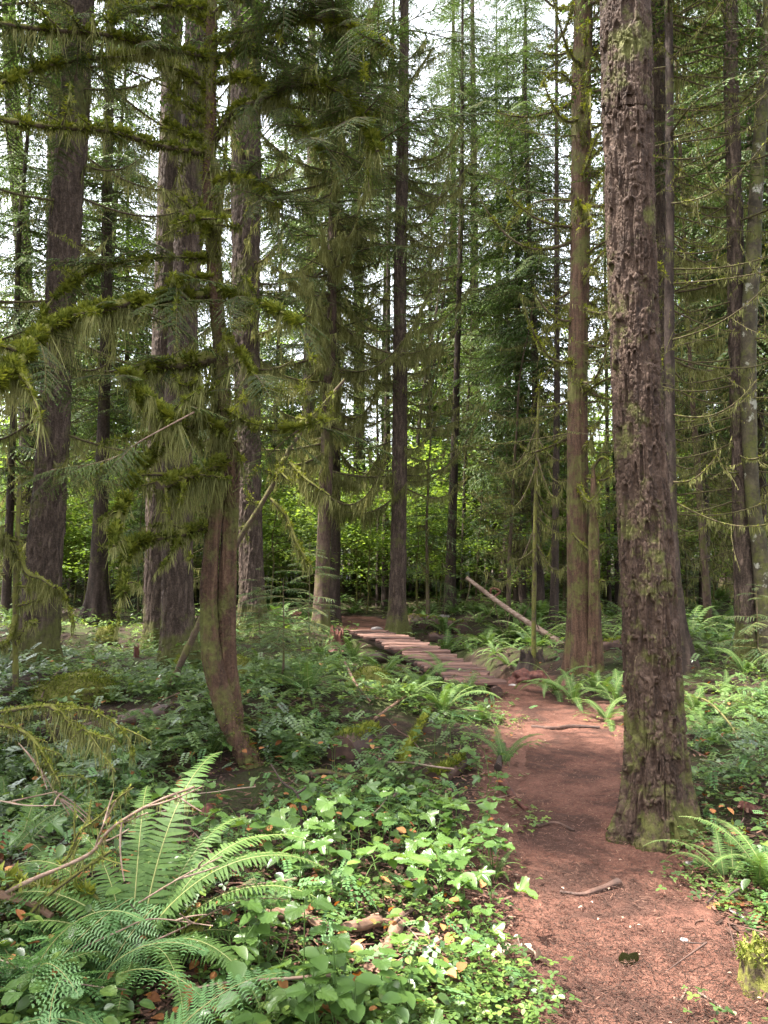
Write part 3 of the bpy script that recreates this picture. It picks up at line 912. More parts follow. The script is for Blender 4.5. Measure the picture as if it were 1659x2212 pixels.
big_tree('right_back_c', 'thin straight dark trunk just right of the mossy cedar',
         [(1316, 1305, 9), (1312, 1000, 8), (1310, 800, 7)], 'dark', 12, 80, 0.0, 10, 0.2, height=14, crown=(7, 14, 40, 1.6, HEM))
big_tree('right_back_d', 'thin dark trunk touching the left side of the large trailside fir',
         [(1334, 1318, 10), (1328, 1000, 9), (1326, 800, 8)], 'dark', 12, 80, 0.0, 10, 0.4, height=14, crown=(7, 14, 40, 1.6, HEM))
big_tree('pale_a', 'pale spotted birch-like stem glowing in the bright gap right of the boardwalk conifer',
         [(944, 1262, 9), (938, 1120, 8), (934, 950, 7), (930, 800, 5)], 'birch', 12, 80, 0.0, 10, 0.1, height=15, depth=30, name='birch_tree')
big_tree('lean_a', 'thin stem leaning right, nearest to the boardwalk conifer',
         [(885, 1290, 8), (903, 950, 8), (925, 780, 7), (950, 620, 5)], 'dark', 12, 80, 0.0, 10, 0.1, height=18, depth=27)
big_tree('lean_b', 'thin stem leaning right behind the bright gap, nearer to the slim dark conifer',
         [(900, 1280, 8), (925, 900, 8), (950, 700, 6), (968, 580, 5)], 'dark', 12, 80, 0.0, 10, 0.1, height=18, depth=29)

# the mossy snag fused to the right side of the cedar, knobs and all
big_tree('snag', 'broken mossy snag with knobs fused to the right foot of the mossy cedar',
         [(1287, 1450, 32), (1285, 1350, 28), (1283, 1200, 24), (1282, 1080, 19), (1281, 1010, 9)], 'cedar', 40, 200, 0.014, 18, 0.2, height=1, name='dead_snag', cat='snag', vs=14)
big_tree('snag2', 'thin dead mossy snag rising from the red upturned root beside the boardwalk',
         [(1153, 1448, 10), (1154, 1250, 10), (1158, 1050, 9), (1162, 900, 6), (1166, 830, 3)], 'mossy', 14, 120, 0.003, 20, 0.3, height=1, name='dead_snag', cat='snag', wob=.12)

# limbs
LR = [0.0, math.pi, 0.3, math.pi - .3, -0.4, math.pi + .4]
limbs('cedar_r', 44, 2.2, 10.4, 0.4, 1.5, 0.026, None, sag=.3, curl=.55, twigs=4, bl=.12, bn=200, bw=.007, pitch=.25, mossn=500, fz=.03)
limbs('cedar_r', 38, 3.2, 10.4, 0.5, 1.8, 0.019, None, sag=-.25, curl=-.5, twigs=6, bl=.12, bn=150, bw=.007, pitch=.1, mossn=400, fz=.03)
limbs('cedar_r', 34, 2.5, 10.4, 0.5, 2.0, 0.009, None, sag=.1, curl=.2, twigs=7, bl=.05, bn=60, pitch=-.1, mossn=100)
limbs('moss_a', 70, 2.6, 13, 0.8, 2.9, 0.026, None, sag=.25, curl=.35, bl=.5, bn=340, bw=.013, mossn=200, twigs=6)
limbs('moss_b', 40, 3.0, 12, 1.0, 2.4, 0.02, None, sag=.3, curl=.3, bl=.4, bn=260, bw=.013, mossn=150, twigs=5)
limbs('centre', 50, 3.0, 10.5, 0.6, 2.0, 0.017, [0, .5, -.5, math.pi], sag=.25, curl=.6, bl=.28, bn=220, bw=.012, twigs=4)
limbs('slim_c', 80, 3.6, 12.5, 0.8, 2.7, 0.013, None, sag=.1, curl=.15, bl=.06, bn=60, twigs=6, mossn=40, tl=.3, pitch=-.1)
limbs('slim_r', 44, 1.8, 9.5, 0.8, 2.4, 0.013, [0, .4, -.4, -1.2, 1.2], sag=.18, curl=.3, bl=.12, bn=110, twigs=5)
limbs('right_fir', 50, 2.2, 9.5, 1.0, 2.6, 0.014, [math.pi, math.pi - .5, math.pi + .5, 0, -1.5], sag=.12, curl=.2, bl=.08, bn=80, twigs=7, mossn=60, pitch=-.05)
limbs('fir_behind', 16, 4.2, 11, 0.7, 1.9, 0.025, [0, .3, -.3], sag=.15, curl=.1, bl=.3, bn=300, bw=.011, pitch=.05, mossn=300)
limbs('snag2', 15, 1.6, 3.6, 0.25, .8, 0.012, None, sag=.9, curl=-.2, bl=.22, bn=200, bw=.009, twigs=1)
limbs('snag', 14, 0.8, 3.0, 0.08, 0.3, 0.035, [0, .6, -.8, -1.6, 2.6], sag=-.5, curl=.6, bl=.2, bn=500, twigs=0, mossn=1400, mat='mossy')
limbs('right_back_a', 24, 2.0, 8, 0.8, 2.2, 0.013, None, bl=.15, bn=120)
limbs('right_back_b', 26, 2.0, 9, 0.8, 2.2, 0.013, None, bl=.25, bn=150, bw=.012)
limbs('left_slim', 34, 3.0, 9, 1.0, 2.8, 0.014, None, sag=.2, curl=.1, bl=.12, bn=80, twigs=6, pitch=-.15, mossn=60)
limbs('left_fir', 26, 2.5, 9, 1.0, 2.8, 0.018, [0, -.6, .6, 2.5, -2], sag=.2, curl=.2, bl=.3, bn=240, bw=.01, pitch=-.05)
limbs('behind_curved', 20, 5, 13, 0.6, 1.8, 0.03, [0, -.6, -1.2, 3.5], sag=.1, curl=.3, bl=.35, bn=300, bw=.013, mossn=250)
limbs('pair_main', 12, 3.5, 9, 0.6, 1.4, 0.022, [0.2, -.8, -1.8, 3.3], bl=.2, bn=200)
limbs('pole', 34, 1.8, 9, 0.5, 1.3, 0.007, None, sag=.25, curl=.4, bl=.05, bn=50, twigs=2, mossn=30)
limbs('left_of_centre_a', 26, 1.8, 9, 0.6, 1.8, 0.012, None, bl=.3, bn=160, bw=.013)
limbs('twin_dark_a', 18, 2.0, 7, 0.5, 1.6, 0.012, None, bl=.2, bn=100, bw=.013)
limbs('left_edge', 18, 3.0, 9, 1, 2.4, 0.016, None, bl=.3, bn=140, bw=.012)

# ------------------------------------------------------------------ the curved double cedar in front, limb by limb
g5 = np.random.default_rng(55)
b5 = G(532, 1655)
d5 = b5[1]
def px_tube(m, pts, d, seg, rings, disp=None, dd=0.0, mat=0, rough=0.06):
    P = []
    for i, (u, v, wd) in enumerate(pts):
        q = at(u, v, d + dd * math.sin(i * 1.3))
        P.append([*q, wd / F * np.linalg.norm(q - [0, 0, CAM_H]) * .5])
    C = resample(np.array(P), rings)
    tube(m, C[:, :3], np.maximum(C[:, 3], .004), seg, mat, .5, rough=rough, freq=6, disp=disp)
    return C
curved = thing('curved_cedar', 'curved double stemmed cedar with mossy limbs in front of the thick fir on the left', 'tree', b5)
dsp = bark_disp(0.0075, 34, 0, .2, vs=9, wob=.08, crumb=.4)
m = M()
tr1 = px_tube(m, [(590, 1715, 60), (546, 1655, 48), (513, 1595, 44), (483, 1520, 46), (460, 1430, 44), (452, 1350, 40), (451, 1270, 38), (459, 1160, 35), (470, 1060, 34), (484, 975, 36), (486, 900, 30), (478, 780, 30), (468, 660, 31), (462, 560, 30), (457, 450, 33), (452, 360, 28), (455, 250, 22), (456, 120, 22), (458, 0, 18), (462, -200, 16), (470, -600, 10)], d5, 60, 900, dsp)
part('trunk', m, MAT['cedar'], curved)
m = M()
px_tube(m, [(522, 1600, 20), (506, 1530, 36), (492, 1430, 40), (490, 1300, 42), (495, 1180, 39), (500, 1060, 36), (502, 985, 34), (508, 955, 28)], d5 + .06, 56, 520, dsp)
part('trunk', m, MAT['cedar'], curved)['label'] = 'shorter right stem with a broken top'

BR = [  # pixel course, depth at the trunk, depth at the tip, radius at both, beard length
    ([(446, 47), (400, 15), (364, -10), (320, -40)], 0, .3, .022, .012, .12),
    ([(444, 16), (349, 13), (262, 29), (233, 47)], 0, -.5, .02, .01, .12),
    ([(455, 125), (393, 113), (320, 95), (255, 80), (204, 71), (109, 65), (0, 51), (-80, 40)], 0, -.9, .024, .016, .22),
    ([(455, 200), (418, 171), (364, 135), (327, 105), (290, 90)], 0, .2, .024, .012, .28),
    ([(330, 118), (218, 125), (127, 136), (55, 156), (0, 178), (-60, 200)], -.1, -.9, .016, .012, .12),
    ([(447, 331), (342, 313), (255, 287), (204, 278), (109, 273), (0, 258), (-90, 240)], 0, -1.2, .028, .016, .18),
    ([(446, 250), (390, 222), (372, 215)], 0, .2, .012, .005, .10),
    ([(452, 302), (400, 291), (349, 255)], 0, .3, .014, .007, .18),
    ([(451, 637), (364, 644), (273, 655), (175, 677), (102, 709), (62, 746), (36, 782), (-20, 830)], 0, -1.4, .026, .036, .34),
    ([(473, 560), (364, 555), (309, 560), (218, 578), (146, 618), (98, 666), (69, 728), (50, 770)], 0, -.8, .010, .006, .04),
    ([(466, 127), (538, 109), (603, 127), (650, 150)], 0, .4, .015, .008, .12),
    ([(466, 300), (490, 262), (517, 233), (567, 215), (603, 195), (636, 185), (701, 185), (763, 215), (785, 247), (803, 291), (816, 327)], 0, -.9, .03, .010, .30),
    ([(560, 215), (585, 190), (630, 172), (700, 168), (760, 172)], 0, .3, .016, .008, .15),
    ([(433, 905), (386, 931), (327, 982), (291, 1029), (269, 1077), (251, 1135), (246, 1180)], -.1, -.9, .030, .006, .16),
    ([(480, 997), (437, 1018), (386, 1033), (342, 1051)], -.1, -.5, .034, .030, .34),
    ([(449, 1135), (386, 1153), (313, 1168), (280, 1182), (269, 1222), (267, 1280)], 0, -.7, .024, .016, .13),
    ([(466, 771), (386, 786), (317, 793), (291, 815), (302, 848), (342, 884), (389, 909)], 0, -.8, .045, .012, .25),
    ([(455, 480), (415, 470)], 0, -.4, .03, .024, .10),
    ([(455, 482), (400, 478), (385, 476)], 0, -.2, .012, .010, .05),
    ([(480, 880), (560, 924), (640, 926), (700, 905)], 0, -.7, .010, .005, .08),
    ([(492, 960), (475, 930), (440, 905), (425, 870), (405, 830)], 0, -.3, .016, .01, .3),
    ([(470, 700), (520, 760), (545, 800), (560, 860)], 0, -.6, .014, .008, .25),
    ([(468, 620), (520, 640), (590, 665), (650, 700)], 0, -.9, .013, .006, .2),
    ([(458, 30), (520, -10), (600, -60), (700, -80)], 0, -.9, .02, .010, .2),
    ([(458, 90), (560, 60), (660, 40), (760, 60), (850, 110)], 0, -1.0, .015, .006, .12),
    ([(460, 180), (540, 170), (640, 250), (700, 330)], 0, -.6, .012, .006, .25),
    ([(462, 400), (500, 380), (560, 400), (600, 450)], 0, -.5, .013, .006, .22),
    ([(467, 600), (400, 600), (340, 640), (290, 700)], 0, -.5, .010, .005, .1),
]
SPR_P, SPR_D, SPR_S = [], [], []
for i, (pts, a, b, r0, r1, bl) in enumerate(BR):
    C = px_curve(pts, d5 + a, d5 + b, max(16, len(pts) * 7))
    low = i in (8, 13, 14, 15, 16, 17, 20)
    branch_obj(curved, C, r0 * (1.1 if low else .92), r1 * (1.1 if low else .92), g5, 5200 if low else 2600, bl * (1.05 if low else .8), 900 if low else 420, .0055, 8, .30, 'mossy', fz=.030 if low else .026)
    # which limbs carry green sprays, and how many
    ns = {0: 2, 1: 4, 2: 8, 4: 5, 8: 5, 9: 7, 10: 6, 11: 22, 12: 12, 16: 5, 19: 4, 20: 4, 21: 3, 22: 6, 23: 20, 24: 26, 25: 8, 26: 9, 27: 6, 5: 4}.get(i, 0)
    for k in range(int(ns * 1.7)):
        j = int(g5.uniform(.2, .98) * (len(C) - 1))
        T = unit(C[min(j + 1, len(C) - 1)] - C[max(j - 1, 0)])
        dvec = unit(np.array([T[0], T[1] * .5, 0]) * g5.uniform(.2, 1) + np.array([g5.normal(0, .5), g5.normal(0, .7), g5.uniform(-.45, .1)]))
        SPR_P.append(C[j]); SPR_D.append(dvec); SPR_S.append(g5.uniform(.25, .55))
m = M()
put_boughs(m, CED_FINE, np.array(SPR_D), np.array(SPR_P), np.array(SPR_S), g5, .3)
part('foliage', m, [MAT['cedar_leaf'], MAT['twig']], curved)
# its own crown above the frame
m = crown_mesh(tr1, CAM_H + 5.0, tr1[-1, 2], 30, 1.6, CED_FINE, g5, tL=1.0, pitch=(-.3, .2))
part('crown', m, [MAT['cedar_leaf'], MAT['twig']], curved)

# mossy shaggy beard down the upper trunk
for z0_, z1_, nn in ((1000, 930, 220), (560, 330, 500), (980, 780, 300)):
    m = M()
    C = px_curve([(470, z0_), (464, z1_)], d5 - .02, d5 - .02, 20)
    beard(m, C, .05, nn, .22, .008, g5, 0)
    part('hanging_moss', m, MAT['beard'], curved)
m = M()
sel = tr1[(tr1[:, 2] > CAM_H + .75) & (tr1[:, 2] < CAM_H + 5)]
fuzz(m, sel[:, :3], sel[:, 3], 9000, .020, g5, 0, top=.1)
sel = tr1[tr1[:, 2] < CAM_H - .9]
fuzz(m, sel[:, :3] + [.012, 0, 0], sel[:, 3] * .96, 4500, .014, g5, 0, top=.1)
part('moss', m, MAT['moss'], curved)

# ------------------------------------------------------------------ leaning bare pole with mossy limbs (centre left)
p0 = G(516, 1392)
dl = 6.8
lean = thing('leaning_dead_tree', 'bare grey dead tree leaning to the right with mossy limbs, behind the curved cedar', 'dead tree', at(505, 1300, dl) * [1, 1, 0] + [0, 0, float(H(*at(505, 1300, dl)[:2]))])
m = M()
q0 = at(490, 1220, dl)
C = resample(np.vstack([[q0[0] - .55, dl + .1, float(lean.location[2]) - .1], q0, at(520, 1160, dl), at(549, 1113, dl), at(585, 1055, dl), at(629, 964, dl), at(683, 895, dl), at(745, 819, dl)]), 70)
tube(m, C, np.linspace(.034, .014, 70), 12, 0, .5, rough=.3, freq=16)
part('trunk', m, MAT['twig'], lean)
for pts, b, r, bl in (([(625, 997), (648, 1022), (669, 1041), (712, 1070)], -.3, .017, .30), ([(583, 1075), (618, 1113), (640, 1168), (660, 1205), (672, 1222)], -.4, .016, .2),
                      ([(620, 985), (600, 1010), (632, 1045)], -.2, .016, .15), ([(600, 1030), (560, 1010), (548, 1020)], -.2, .01, .08), ([(560, 1090), (540, 1080), (528, 1050)], 0, .008, .05),
                      ([(540, 1125), (532, 1140), (536, 1170)], .1, .007, .05), ([(640, 950), (625, 930), (600, 935)], .1, .013, .2), ([(690, 885), (660, 905), (640, 900)], .2, .008, .2)):
    branch_obj(lean, px_curve(pts, dl, dl + b, 20), r, r * .5, g5, 700, bl, 360, .008, 3, .15)

# dead mossy sapling at the far left edge
ds = G(34, 1500)[1]
sap = thing('dead_sapling', 'dead sapling wrapped in hanging moss at the left edge', 'dead tree', G(34, 1500))
m = M(); px_tube(m, [(34, 1510, 11), (33, 1400, 10), (34, 1250, 10), (40, 1100, 8), (42, 1030, 5)], ds, 12, 80, rough=.25)
part('trunk', m, MAT['mossy'], sap)
for pts, b, r, bl in (([(38, 1180), (58, 1235), (90, 1250), (118, 1270)], -.3, .026, .22), ([(36, 1265), (80, 1270), (125, 1268)], -.1, .013, .2), ([(34, 1310), (70, 1300), (110, 1275)], 0, .012, .22),
                      ([(36, 1170), (10, 1165), (-20, 1180)], -.3, .02, .3), ([(34, 1330), (20, 1380), (-5, 1400)], -.3, .03, .15), ([(118, 1270), (140, 1290), (160, 1345)], -.3, .008, .15),
                      ([(36, 1200), (5, 1160), (4, 1135)], -.4, .02, .2), ([(36, 1390), (60, 1350), (78, 1345)], -.3, .025, .12)):
    branch_obj(sap, px_curve(pts, ds, ds + b, 18), r, r * .5, g5, 900, bl, 500, .008, 3, .12)
# ------------------------------------------------------------------ boardwalk of split planks
gb = np.random.default_rng(77)
bw = thing('boardwalk', 'low boardwalk of rough split reddish planks crossing a dark ditch', 'boardwalk', [BW_A[0], BW_A[1], 0])

def hexa(m, P8, mat=0, rnd=.5):
    m.add(P8, [[0, 3, 2, 1], [4, 5, 6, 7], [0, 1, 5, 4], [1, 2, 6, 5], [2, 3, 7, 6], [3, 0, 4, 7]], mat, rnd)

def plank(m, a, b, wd, th, g, n=9, rnd=.5, rough=.008):
    """a split board from a to b with a wavy outline and an uneven top"""
    a, b = np.asarray(a, float), np.asarray(b, float)
    s = np.linspace(0, 1, n)
    e = unit(b - a)
    side = unit(np.cross([0, 0, 1], e))
    up = np.cross(e, side)
    k = g.uniform(0, 99)
    V = []
    for i, t in enumerate(s):
        c = a + (b - a) * t
        w0 = wd * .5 * (1 + .10 * noise(t * 4 + k, 1.0)) ; w1 = wd * .5 * (1 + .10 * noise(t * 4 + k, 5.0))
        z = rough * noise(t * 3 + k, 9.0)
        o0, o1 = c - side * w0, c + side * w1
        V.append([o0 + up * (z - th), o0 + up * (z - .006), o0 + up * z + side * .006, (o0 + o1) / 2 + up * (z + .002 + rough * .5 * noise(t * 5 + k, 3.)), o1 + up * z - side * .006, o1 + up * (z - .006), o1 + up * (z - th)])
    V = np.array(V)
    q = 7
    i = np.arange(n - 1)[:, None] * q
    j = np.arange(q)[None, :]
    f = np.stack([i + j, i + (j + 1) % q, i + q + (j + 1) % q, i + q + j], -1).reshape(-1, 4)
    m.add(V.reshape(-1, 3), f, 0, rnd)
    m.add(V[0], [[0, 1, 2, 3, 4, 5, 6]], 0, rnd)
    m.add(V[-1], [[6, 5, 4, 3, 2, 1, 0]], 0, rnd)

BWL = [flat(u, v, .17)[:2] for u, v in [(985, 1471), (905, 1432), (845, 1400), (790, 1376), (755, 1361)]]
BWR = [flat(u, v, .17)[:2] for u, v in [(1090, 1473), (1018, 1440), (940, 1405), (888, 1383), (828, 1362)]]
BL = resample(np.array([[*p, 0] for p in BWL]), 200)[:, :2]
BR_ = resample(np.array([[*p, 0] for p in BWR]), 200)[:, :2]
NP = 40
for k in range(NP):
    t = (k + .5) / NP
    i = int(t * 199)
    a, b = BL[i], BR_[i]
    e = (b - a) / np.linalg.norm(b - a)
    a = a - e * gb.uniform(.0, .08)
    b = b + e * gb.uniform(-.03, .09)
    sk = gb.normal(0, .025)
    z = .17 + gb.uniform(-.012, .014) + .05 * math.sin(t * math.pi)
    L = np.linalg.norm(BL[-1] - BL[0]) / NP
    sk *= .6
    p = M()
    plank(p, [a[0], a[1] - sk, z + gb.normal(0, .006)], [b[0], b[1] + sk, z + gb.normal(0, .006)], L * gb.uniform(.90, 1.0), gb.uniform(.03, .05), gb, rnd=gb.uniform(.1, .9))
    part('plank', p, MAT['plank'], bw)
for side, C2 in ((0, BL), (1, BR_)):
    other = BR_ if side == 0 else BL
    q = [[*(C2[i] * .84 + other[i] * .16), .065 + .05 * math.sin(i / 199 * math.pi)] for i in (0, 50, 100, 150, 199)]
    q[0][1] -= .05
    C = resample(np.array(q), 60)
    m = M(); tube(m, C, .062, 14, 0, .4, rough=.12, freq=5)
    part('log_beam', m, MAT['beam'], bw)
for t in (.3, .68):
    i = int(t * 199)
    a, b = BL[i], BR_[i]
    m = M(); tube(m, resample(np.array([[*(a * 1.2 - b * .2), -.10], [*(b * 1.1 - a * .1), -.12]]), 20), .09, 12, 0, .3, rough=.2, freq=6)
    part('cross_log', m, MAT['beam'], bw)
    for c in (a, b):
        m = M(); zz = float(H(*c)); tube(m, resample(np.array([[c[0] * .9 + b[0] * .1, c[1], zz - .2], [c[0] * .9 + b[0] * .1, c[1] + .02, .0]]), 8), .055, 10, 0, .3, rough=.2, freq=8)
        part('post', m, MAT['beam'], bw)

# ------------------------------------------------------------------ trees of the stand behind: each one a thing, built from shared meshes
gt = np.random.default_rng(321)
OFFSEED = 6
ORI = np.zeros(3)
def stand_template(kind, seed):
    g = np.random.default_rng(seed)
    h = {'hemlock': 19, 'fir': 30, 'young': 9, 'maple': 13, 'vine': 4.6}[kind] * g.uniform(.9, 1.1)
    r = {'hemlock': .12, 'fir': .26, 'young': .055, 'maple': .10, 'vine': .035}[kind]
    n = 40
    s = np.linspace(0, 1, n)
    bend = g.normal(0, .02 if kind in ('fir', 'hemlock') else .07, 2) * h
    C = np.stack([bend[0] * s ** 2 + .05 * noise(s * 6, seed), bend[1] * s ** 2 + .05 * noise(s * 6, seed + 9.), s * h - .15], -1)
    rad = r * (1 - .93 * s) * (1 + .5 * np.exp(-s * h / .35))
    tm = M(); tube(tm, C, rad, 16 if kind != 'vine' else 8, 0, .5, rough=.10, freq=7)
    curve = np.column_stack([C, rad])
    cm = M()
    if kind in ('hemlock', 'fir', 'young'):
        z0 = {'hemlock': 3.6, 'fir': 9, 'young': .9}[kind]
        nb = {'hemlock': 130, 'fir': 95, 'young': 62}[kind]
        Lm = {'hemlock': 2.2, 'fir': 3.0, 'young': 1.3}[kind]
        cm = crown_mesh(curve, z0, h - .2, nb, Lm, FAR_B if kind != 'young' else HEM, g, pitch=(-.3, .15), Lmin=.3)
        # dead limbs below the living crown
        for k in range({'hemlock': 52, 'fir': 40, 'young': 6}[kind]):
            z = g.uniform(1.0, z0 + 2.5)
            cv = limb_curve((np.interp(z, C[:, 2], C[:, 0]), np.interp(z, C[:, 2], C[:, 1]), z), g.uniform(0, 6.28), g.uniform(.6, 2.3) * (1 if kind != 'young' else .3), g, .25 * g.uniform(0, 1.4), .4 * g.uniform(-.3, 1.2), 9, g.uniform(-.2, .2))
            tube(cm, cv, np.linspace(.016, .006, 9), 4, 1, .5)
            beard(cm, cv, .012, 60, .30, .018, g, 2, seed=k)
            for q in range(6):
                i = g.integers(2, 9)
                d = unit(g.normal(0, 1, 3) * [1, 1, .5])
                tube(cm, cv[i] + d * np.linspace(0, 1, 4)[:, None] * g.uniform(.2, .6), .005, 3, 1, .5)
    else:
        # stems fork into arching limbs carrying flat layers of leaves
        nl = 26 if kind == 'maple' else 16
        PP = []
        for k in range(nl):
            z = h * (.22 + .75 * (k + g.uniform(0, 1)) / nl)
            L = (2.6 if kind == 'maple' else 1.9) * (1.1 - z / h) + .5
            cv = limb_curve((np.interp(z, C[:, 2], C[:, 0]), np.interp(z, C[:, 2], C[:, 1]), z), g.uniform(0, 6.28), L, g, .1, -.1, 10, g.uniform(.2, .6))
            tube(cm, cv, np.linspace(.02, .004, 10) * (1 if kind == 'maple' else .6), 4, 1, .5)
            m2 = int(150 if kind == 'maple' else 120)
            j = g.uniform(2, 9, m2)
            a = j.astype(int).clip(0, 8)
            base = cv[a] + (cv[np.minimum(a + 1, 9)] - cv[a]) * (j - a)[:, None]
            PP.append(base + g.normal(0, 1, (m2, 3)) * np.array([.34, .34, .10]))
        PP = np.vstack(PP)
        az = g.uniform(0, 6.28, len(PP))
        D = np.stack([np.cos(az), np.sin(az), g.uniform(-.6, .1, len(PP))], -1)
        S = g.uniform(.07, .15, len(PP))
        lv = np.array([[0, 0, 0], [.25, .36, .03], [.7, .33, 0], [1, 0, -.08], [.7, -.33, 0], [.25, -.36, .03]])
        scatter(cm, lv, [[0, 1, 2, 3], [0, 3, 4, 5]], roll(basis(D), g.uniform(-.5, .5, len(PP))), PP, S, 0, g.uniform(0, 1, len(PP)) * .7 + .3 * noise(PP[:, 0], PP[:, 1], PP[:, 2]))
    bark = {'hemlock': 'dark', 'fir': 'fir_far', 'young': 'twig', 'maple': 'alder', 'vine': 'mossy'}[kind]
    leaf = {'hemlock': 'needle', 'fir': 'needle', 'young': 'needle_light', 'maple': 'maple', 'vine': 'maple'}[kind]
    return tm.mesh('trunk', MAT[bark]), cm.mesh('crown', [MAT[leaf], MAT['twig'], MAT['beard']])

TPL = {k: [stand_template(k, sd + i * 13) for i in range(n)] for k, n, sd in (('hemlock', 4, 1), ('fir', 3, 2), ('young', 3, 3), ('maple', 3, 4), ('vine', 3, 5))}
NAMES = {'hemlock': ('conifer_tree', 'tree'), 'fir': ('conifer_tree', 'tree'), 'young': ('young_conifer', 'young tree'), 'maple': ('broadleaf_tree', 'tree'), 'vine': ('leafy_shrub', 'shrub')}
LOOK = {'hemlock': 'slender dark conifer with drooping boughs', 'fir': 'tall straight conifer with a high crown', 'young': 'small bright green young conifer',
        'maple': 'bright green broadleaf tree', 'vine': 'low bright green leafy shrub'}

def region(x, y):
    u = CX + F * x / y
    if y < 3 or u < -60 or u > 1720:
        return 'outside the %s edge of the photo' % ('left' if x < 0 else 'right')
    return ('far behind the firs on the left' if u < 560 else 'far behind the boardwalk' if u < 1010 else
            'far behind the mossy cedar' if u < 1330 else 'far away at the right edge')

PLACED = [(float(t[0].location[0]), float(t[0].location[1])) for t in TREES.values()]
def plant(kind, x, y, sc=None, force=False, mind=1.3):
    if not force:
        if any((x - a) ** 2 + (y - b) ** 2 < mind ** 2 for a, b in PLACED): return False
        if path_d(x, y) < .5: return False
    PLACED.append((x, y))
    tm, cm = TPL[kind][gt.integers(0, len(TPL[kind]))]
    nm, cat = NAMES[kind]
    lab = LOOK[kind] + ' ' + region(x, y)
    o = thing(nm, lab, cat, (x, y, float(H(x, y)) - .05), lab, gt.uniform(0, 6.28))
    s = gt.uniform(.8, 1.2) if sc is None else sc
    o.scale = (s, s, s * gt.uniform(.92, 1.1))
    link('trunk', tm, o); link('crown', cm, o)
    return True

def inview(n, y0, y1, kind, spread=1.0, p=1.0, mind=1.3, u0=-150, u1=1810, sc=None):
    c = 0
    tries = 0
    while c < n and tries < n * 30:
        tries += 1
        y = (gt.uniform(y0 ** p, y1 ** p)) ** (1 / p)
        u = gt.uniform(u0, u1)
        if plant(kind, (u - CX) / F * y, y, sc, mind=mind): c += 1
inview(11, 18, 30, 'hemlock', mind=1.6)
inview(1, 17, 22, 'hemlock', mind=1.2, u0=1080, u1=1215)
inview(2, 14, 18, 'hemlock', mind=1.2, u0=1480, u1=1700)
inview(5, 26, 34, 'hemlock', mind=1.6, u1=820)
inview(2, 26, 34, 'hemlock', mind=1.6, u0=1050)
inview(6, 24, 34, 'fir', mind=2)
inview(18, 17, 40, 'young', mind=1.2)
inview(34, 31, 50, 'maple', mind=1.8)
inview(9, 27, 45, 'maple', mind=1.5, u0=860, u1=1010)
inview(8, 26, 50, 'maple', mind=1.5, u0=1440, u1=1700)
inview(8, 24, 45, 'maple', mind=1.5, u0=0, u1=330)
inview(46, 19, 36, 'vine', mind=1.0)
inview(16, 19, 30, 'vine', mind=.8, sc=.7, u0=560, u1=1030)
inview(95, 30, 48, 'vine', mind=.8, sc=1.5)
inview(60, 24, 34, 'vine', mind=.8, sc=.8, u0=-100, u1=1000)
inview(24, 30, 60, 'young', mind=1.2, sc=1.5)
gt = np.random.default_rng(OFFSEED)
# unseen trees added outside the frame so that their crowns shade the trail
for x, y, k in [(-5.2, 5.0, 'hemlock'), (-6.5, 8.2, 'hemlock'), (-8.5, 4.2, 'fir'), (-9.5, 9.5, 'fir'), (-7.2, 1.2, 'hemlock'), (-11, 6.5, 'hemlock'), (-4.6, -1.5, 'hemlock'),
                (-13, 12, 'fir'), (-12, 1, 'hemlock'), (6.8, 4.5, 'hemlock'), (8, 9.5, 'fir'),
                (-15, 16, 'hemlock'), (-14, 8, 'fir'), (10.5, 7, 'hemlock')]:
    plant(k, x, y, 1.0, True)

for u, y, k in [(925, 29, 'hemlock'), (1030, 31, 'fir'), (985, 33, 'fir')]:
    plant(k, (u - CX) / F * y, y, 1.05, True)

gt = np.random.default_rng(99)
inview(46, 21, 34, 'vine', mind=.7, sc=.75, u0=-60, u1=1700)
inview(14, 19, 30, 'young', mind=.9, sc=.6, u0=0, u1=1700)
# ------------------------------------------------------------------ fallen wood
gl = np.random.default_rng(91)
def log(label, pts, r0, r1, mat, name='fallen_log', cat='log', group=None, seg=24, n=50, rough=.16, freq=6, moss=0, bl=0, sink=.25, zs=None, branches=()):
    """a log lying along ground points (u, v)"""
    q = []
    for i, (u, v) in enumerate(pts):
        p = G(u, v)
        r = r0 + (r1 - r0) * i / (len(pts) - 1)
        p[2] += r * (1 - 2 * sink) + (0 if zs is None else zs[i])
        q.append(p)
    q = np.array(q)
    C = resample(q, n)
    loc = q[0] - [0, 0, r0]
    o = thing(name, label, cat, loc, group)
    m = M()
    tube(m, C, np.linspace(r0, r1, n), seg, 0, .5, rough=rough, freq=freq, disp=lambda rr, th, V, CC: rr * (1 + rough * fbm(V[..., 0] * freq, V[..., 1] * freq, V[..., 2] * freq, 3) + .06 * np.cos(th * 5 + V[..., 0] * 3)))
    part('trunk' if name == 'fallen_log' else 'wood', m, [MAT[mat], MAT['moss']], o)
    if moss:
        f = M()
        L = np.linalg.norm(np.diff(C, axis=0), axis=1).sum()
        Cm = C + np.array([0, 0, 1]) * (r0 * .25)
        fuzz(f, Cm, np.linspace(r0, r1, n) * .95, int(moss * L), .028, gl, 0, top=1.3)
        if bl: beard(f, C, r0, int(300 * L), bl, .008, gl, 0)
        part('moss', f, MAT['moss'], o)
    for bp, br in branches:
        bm = M()
        tube(bm, resample(np.array(bp), 14), np.linspace(br, br * .3, 14), 6, 0, .5, rough=.2)
        part('branch', bm, MAT['twig'], o)
    return o

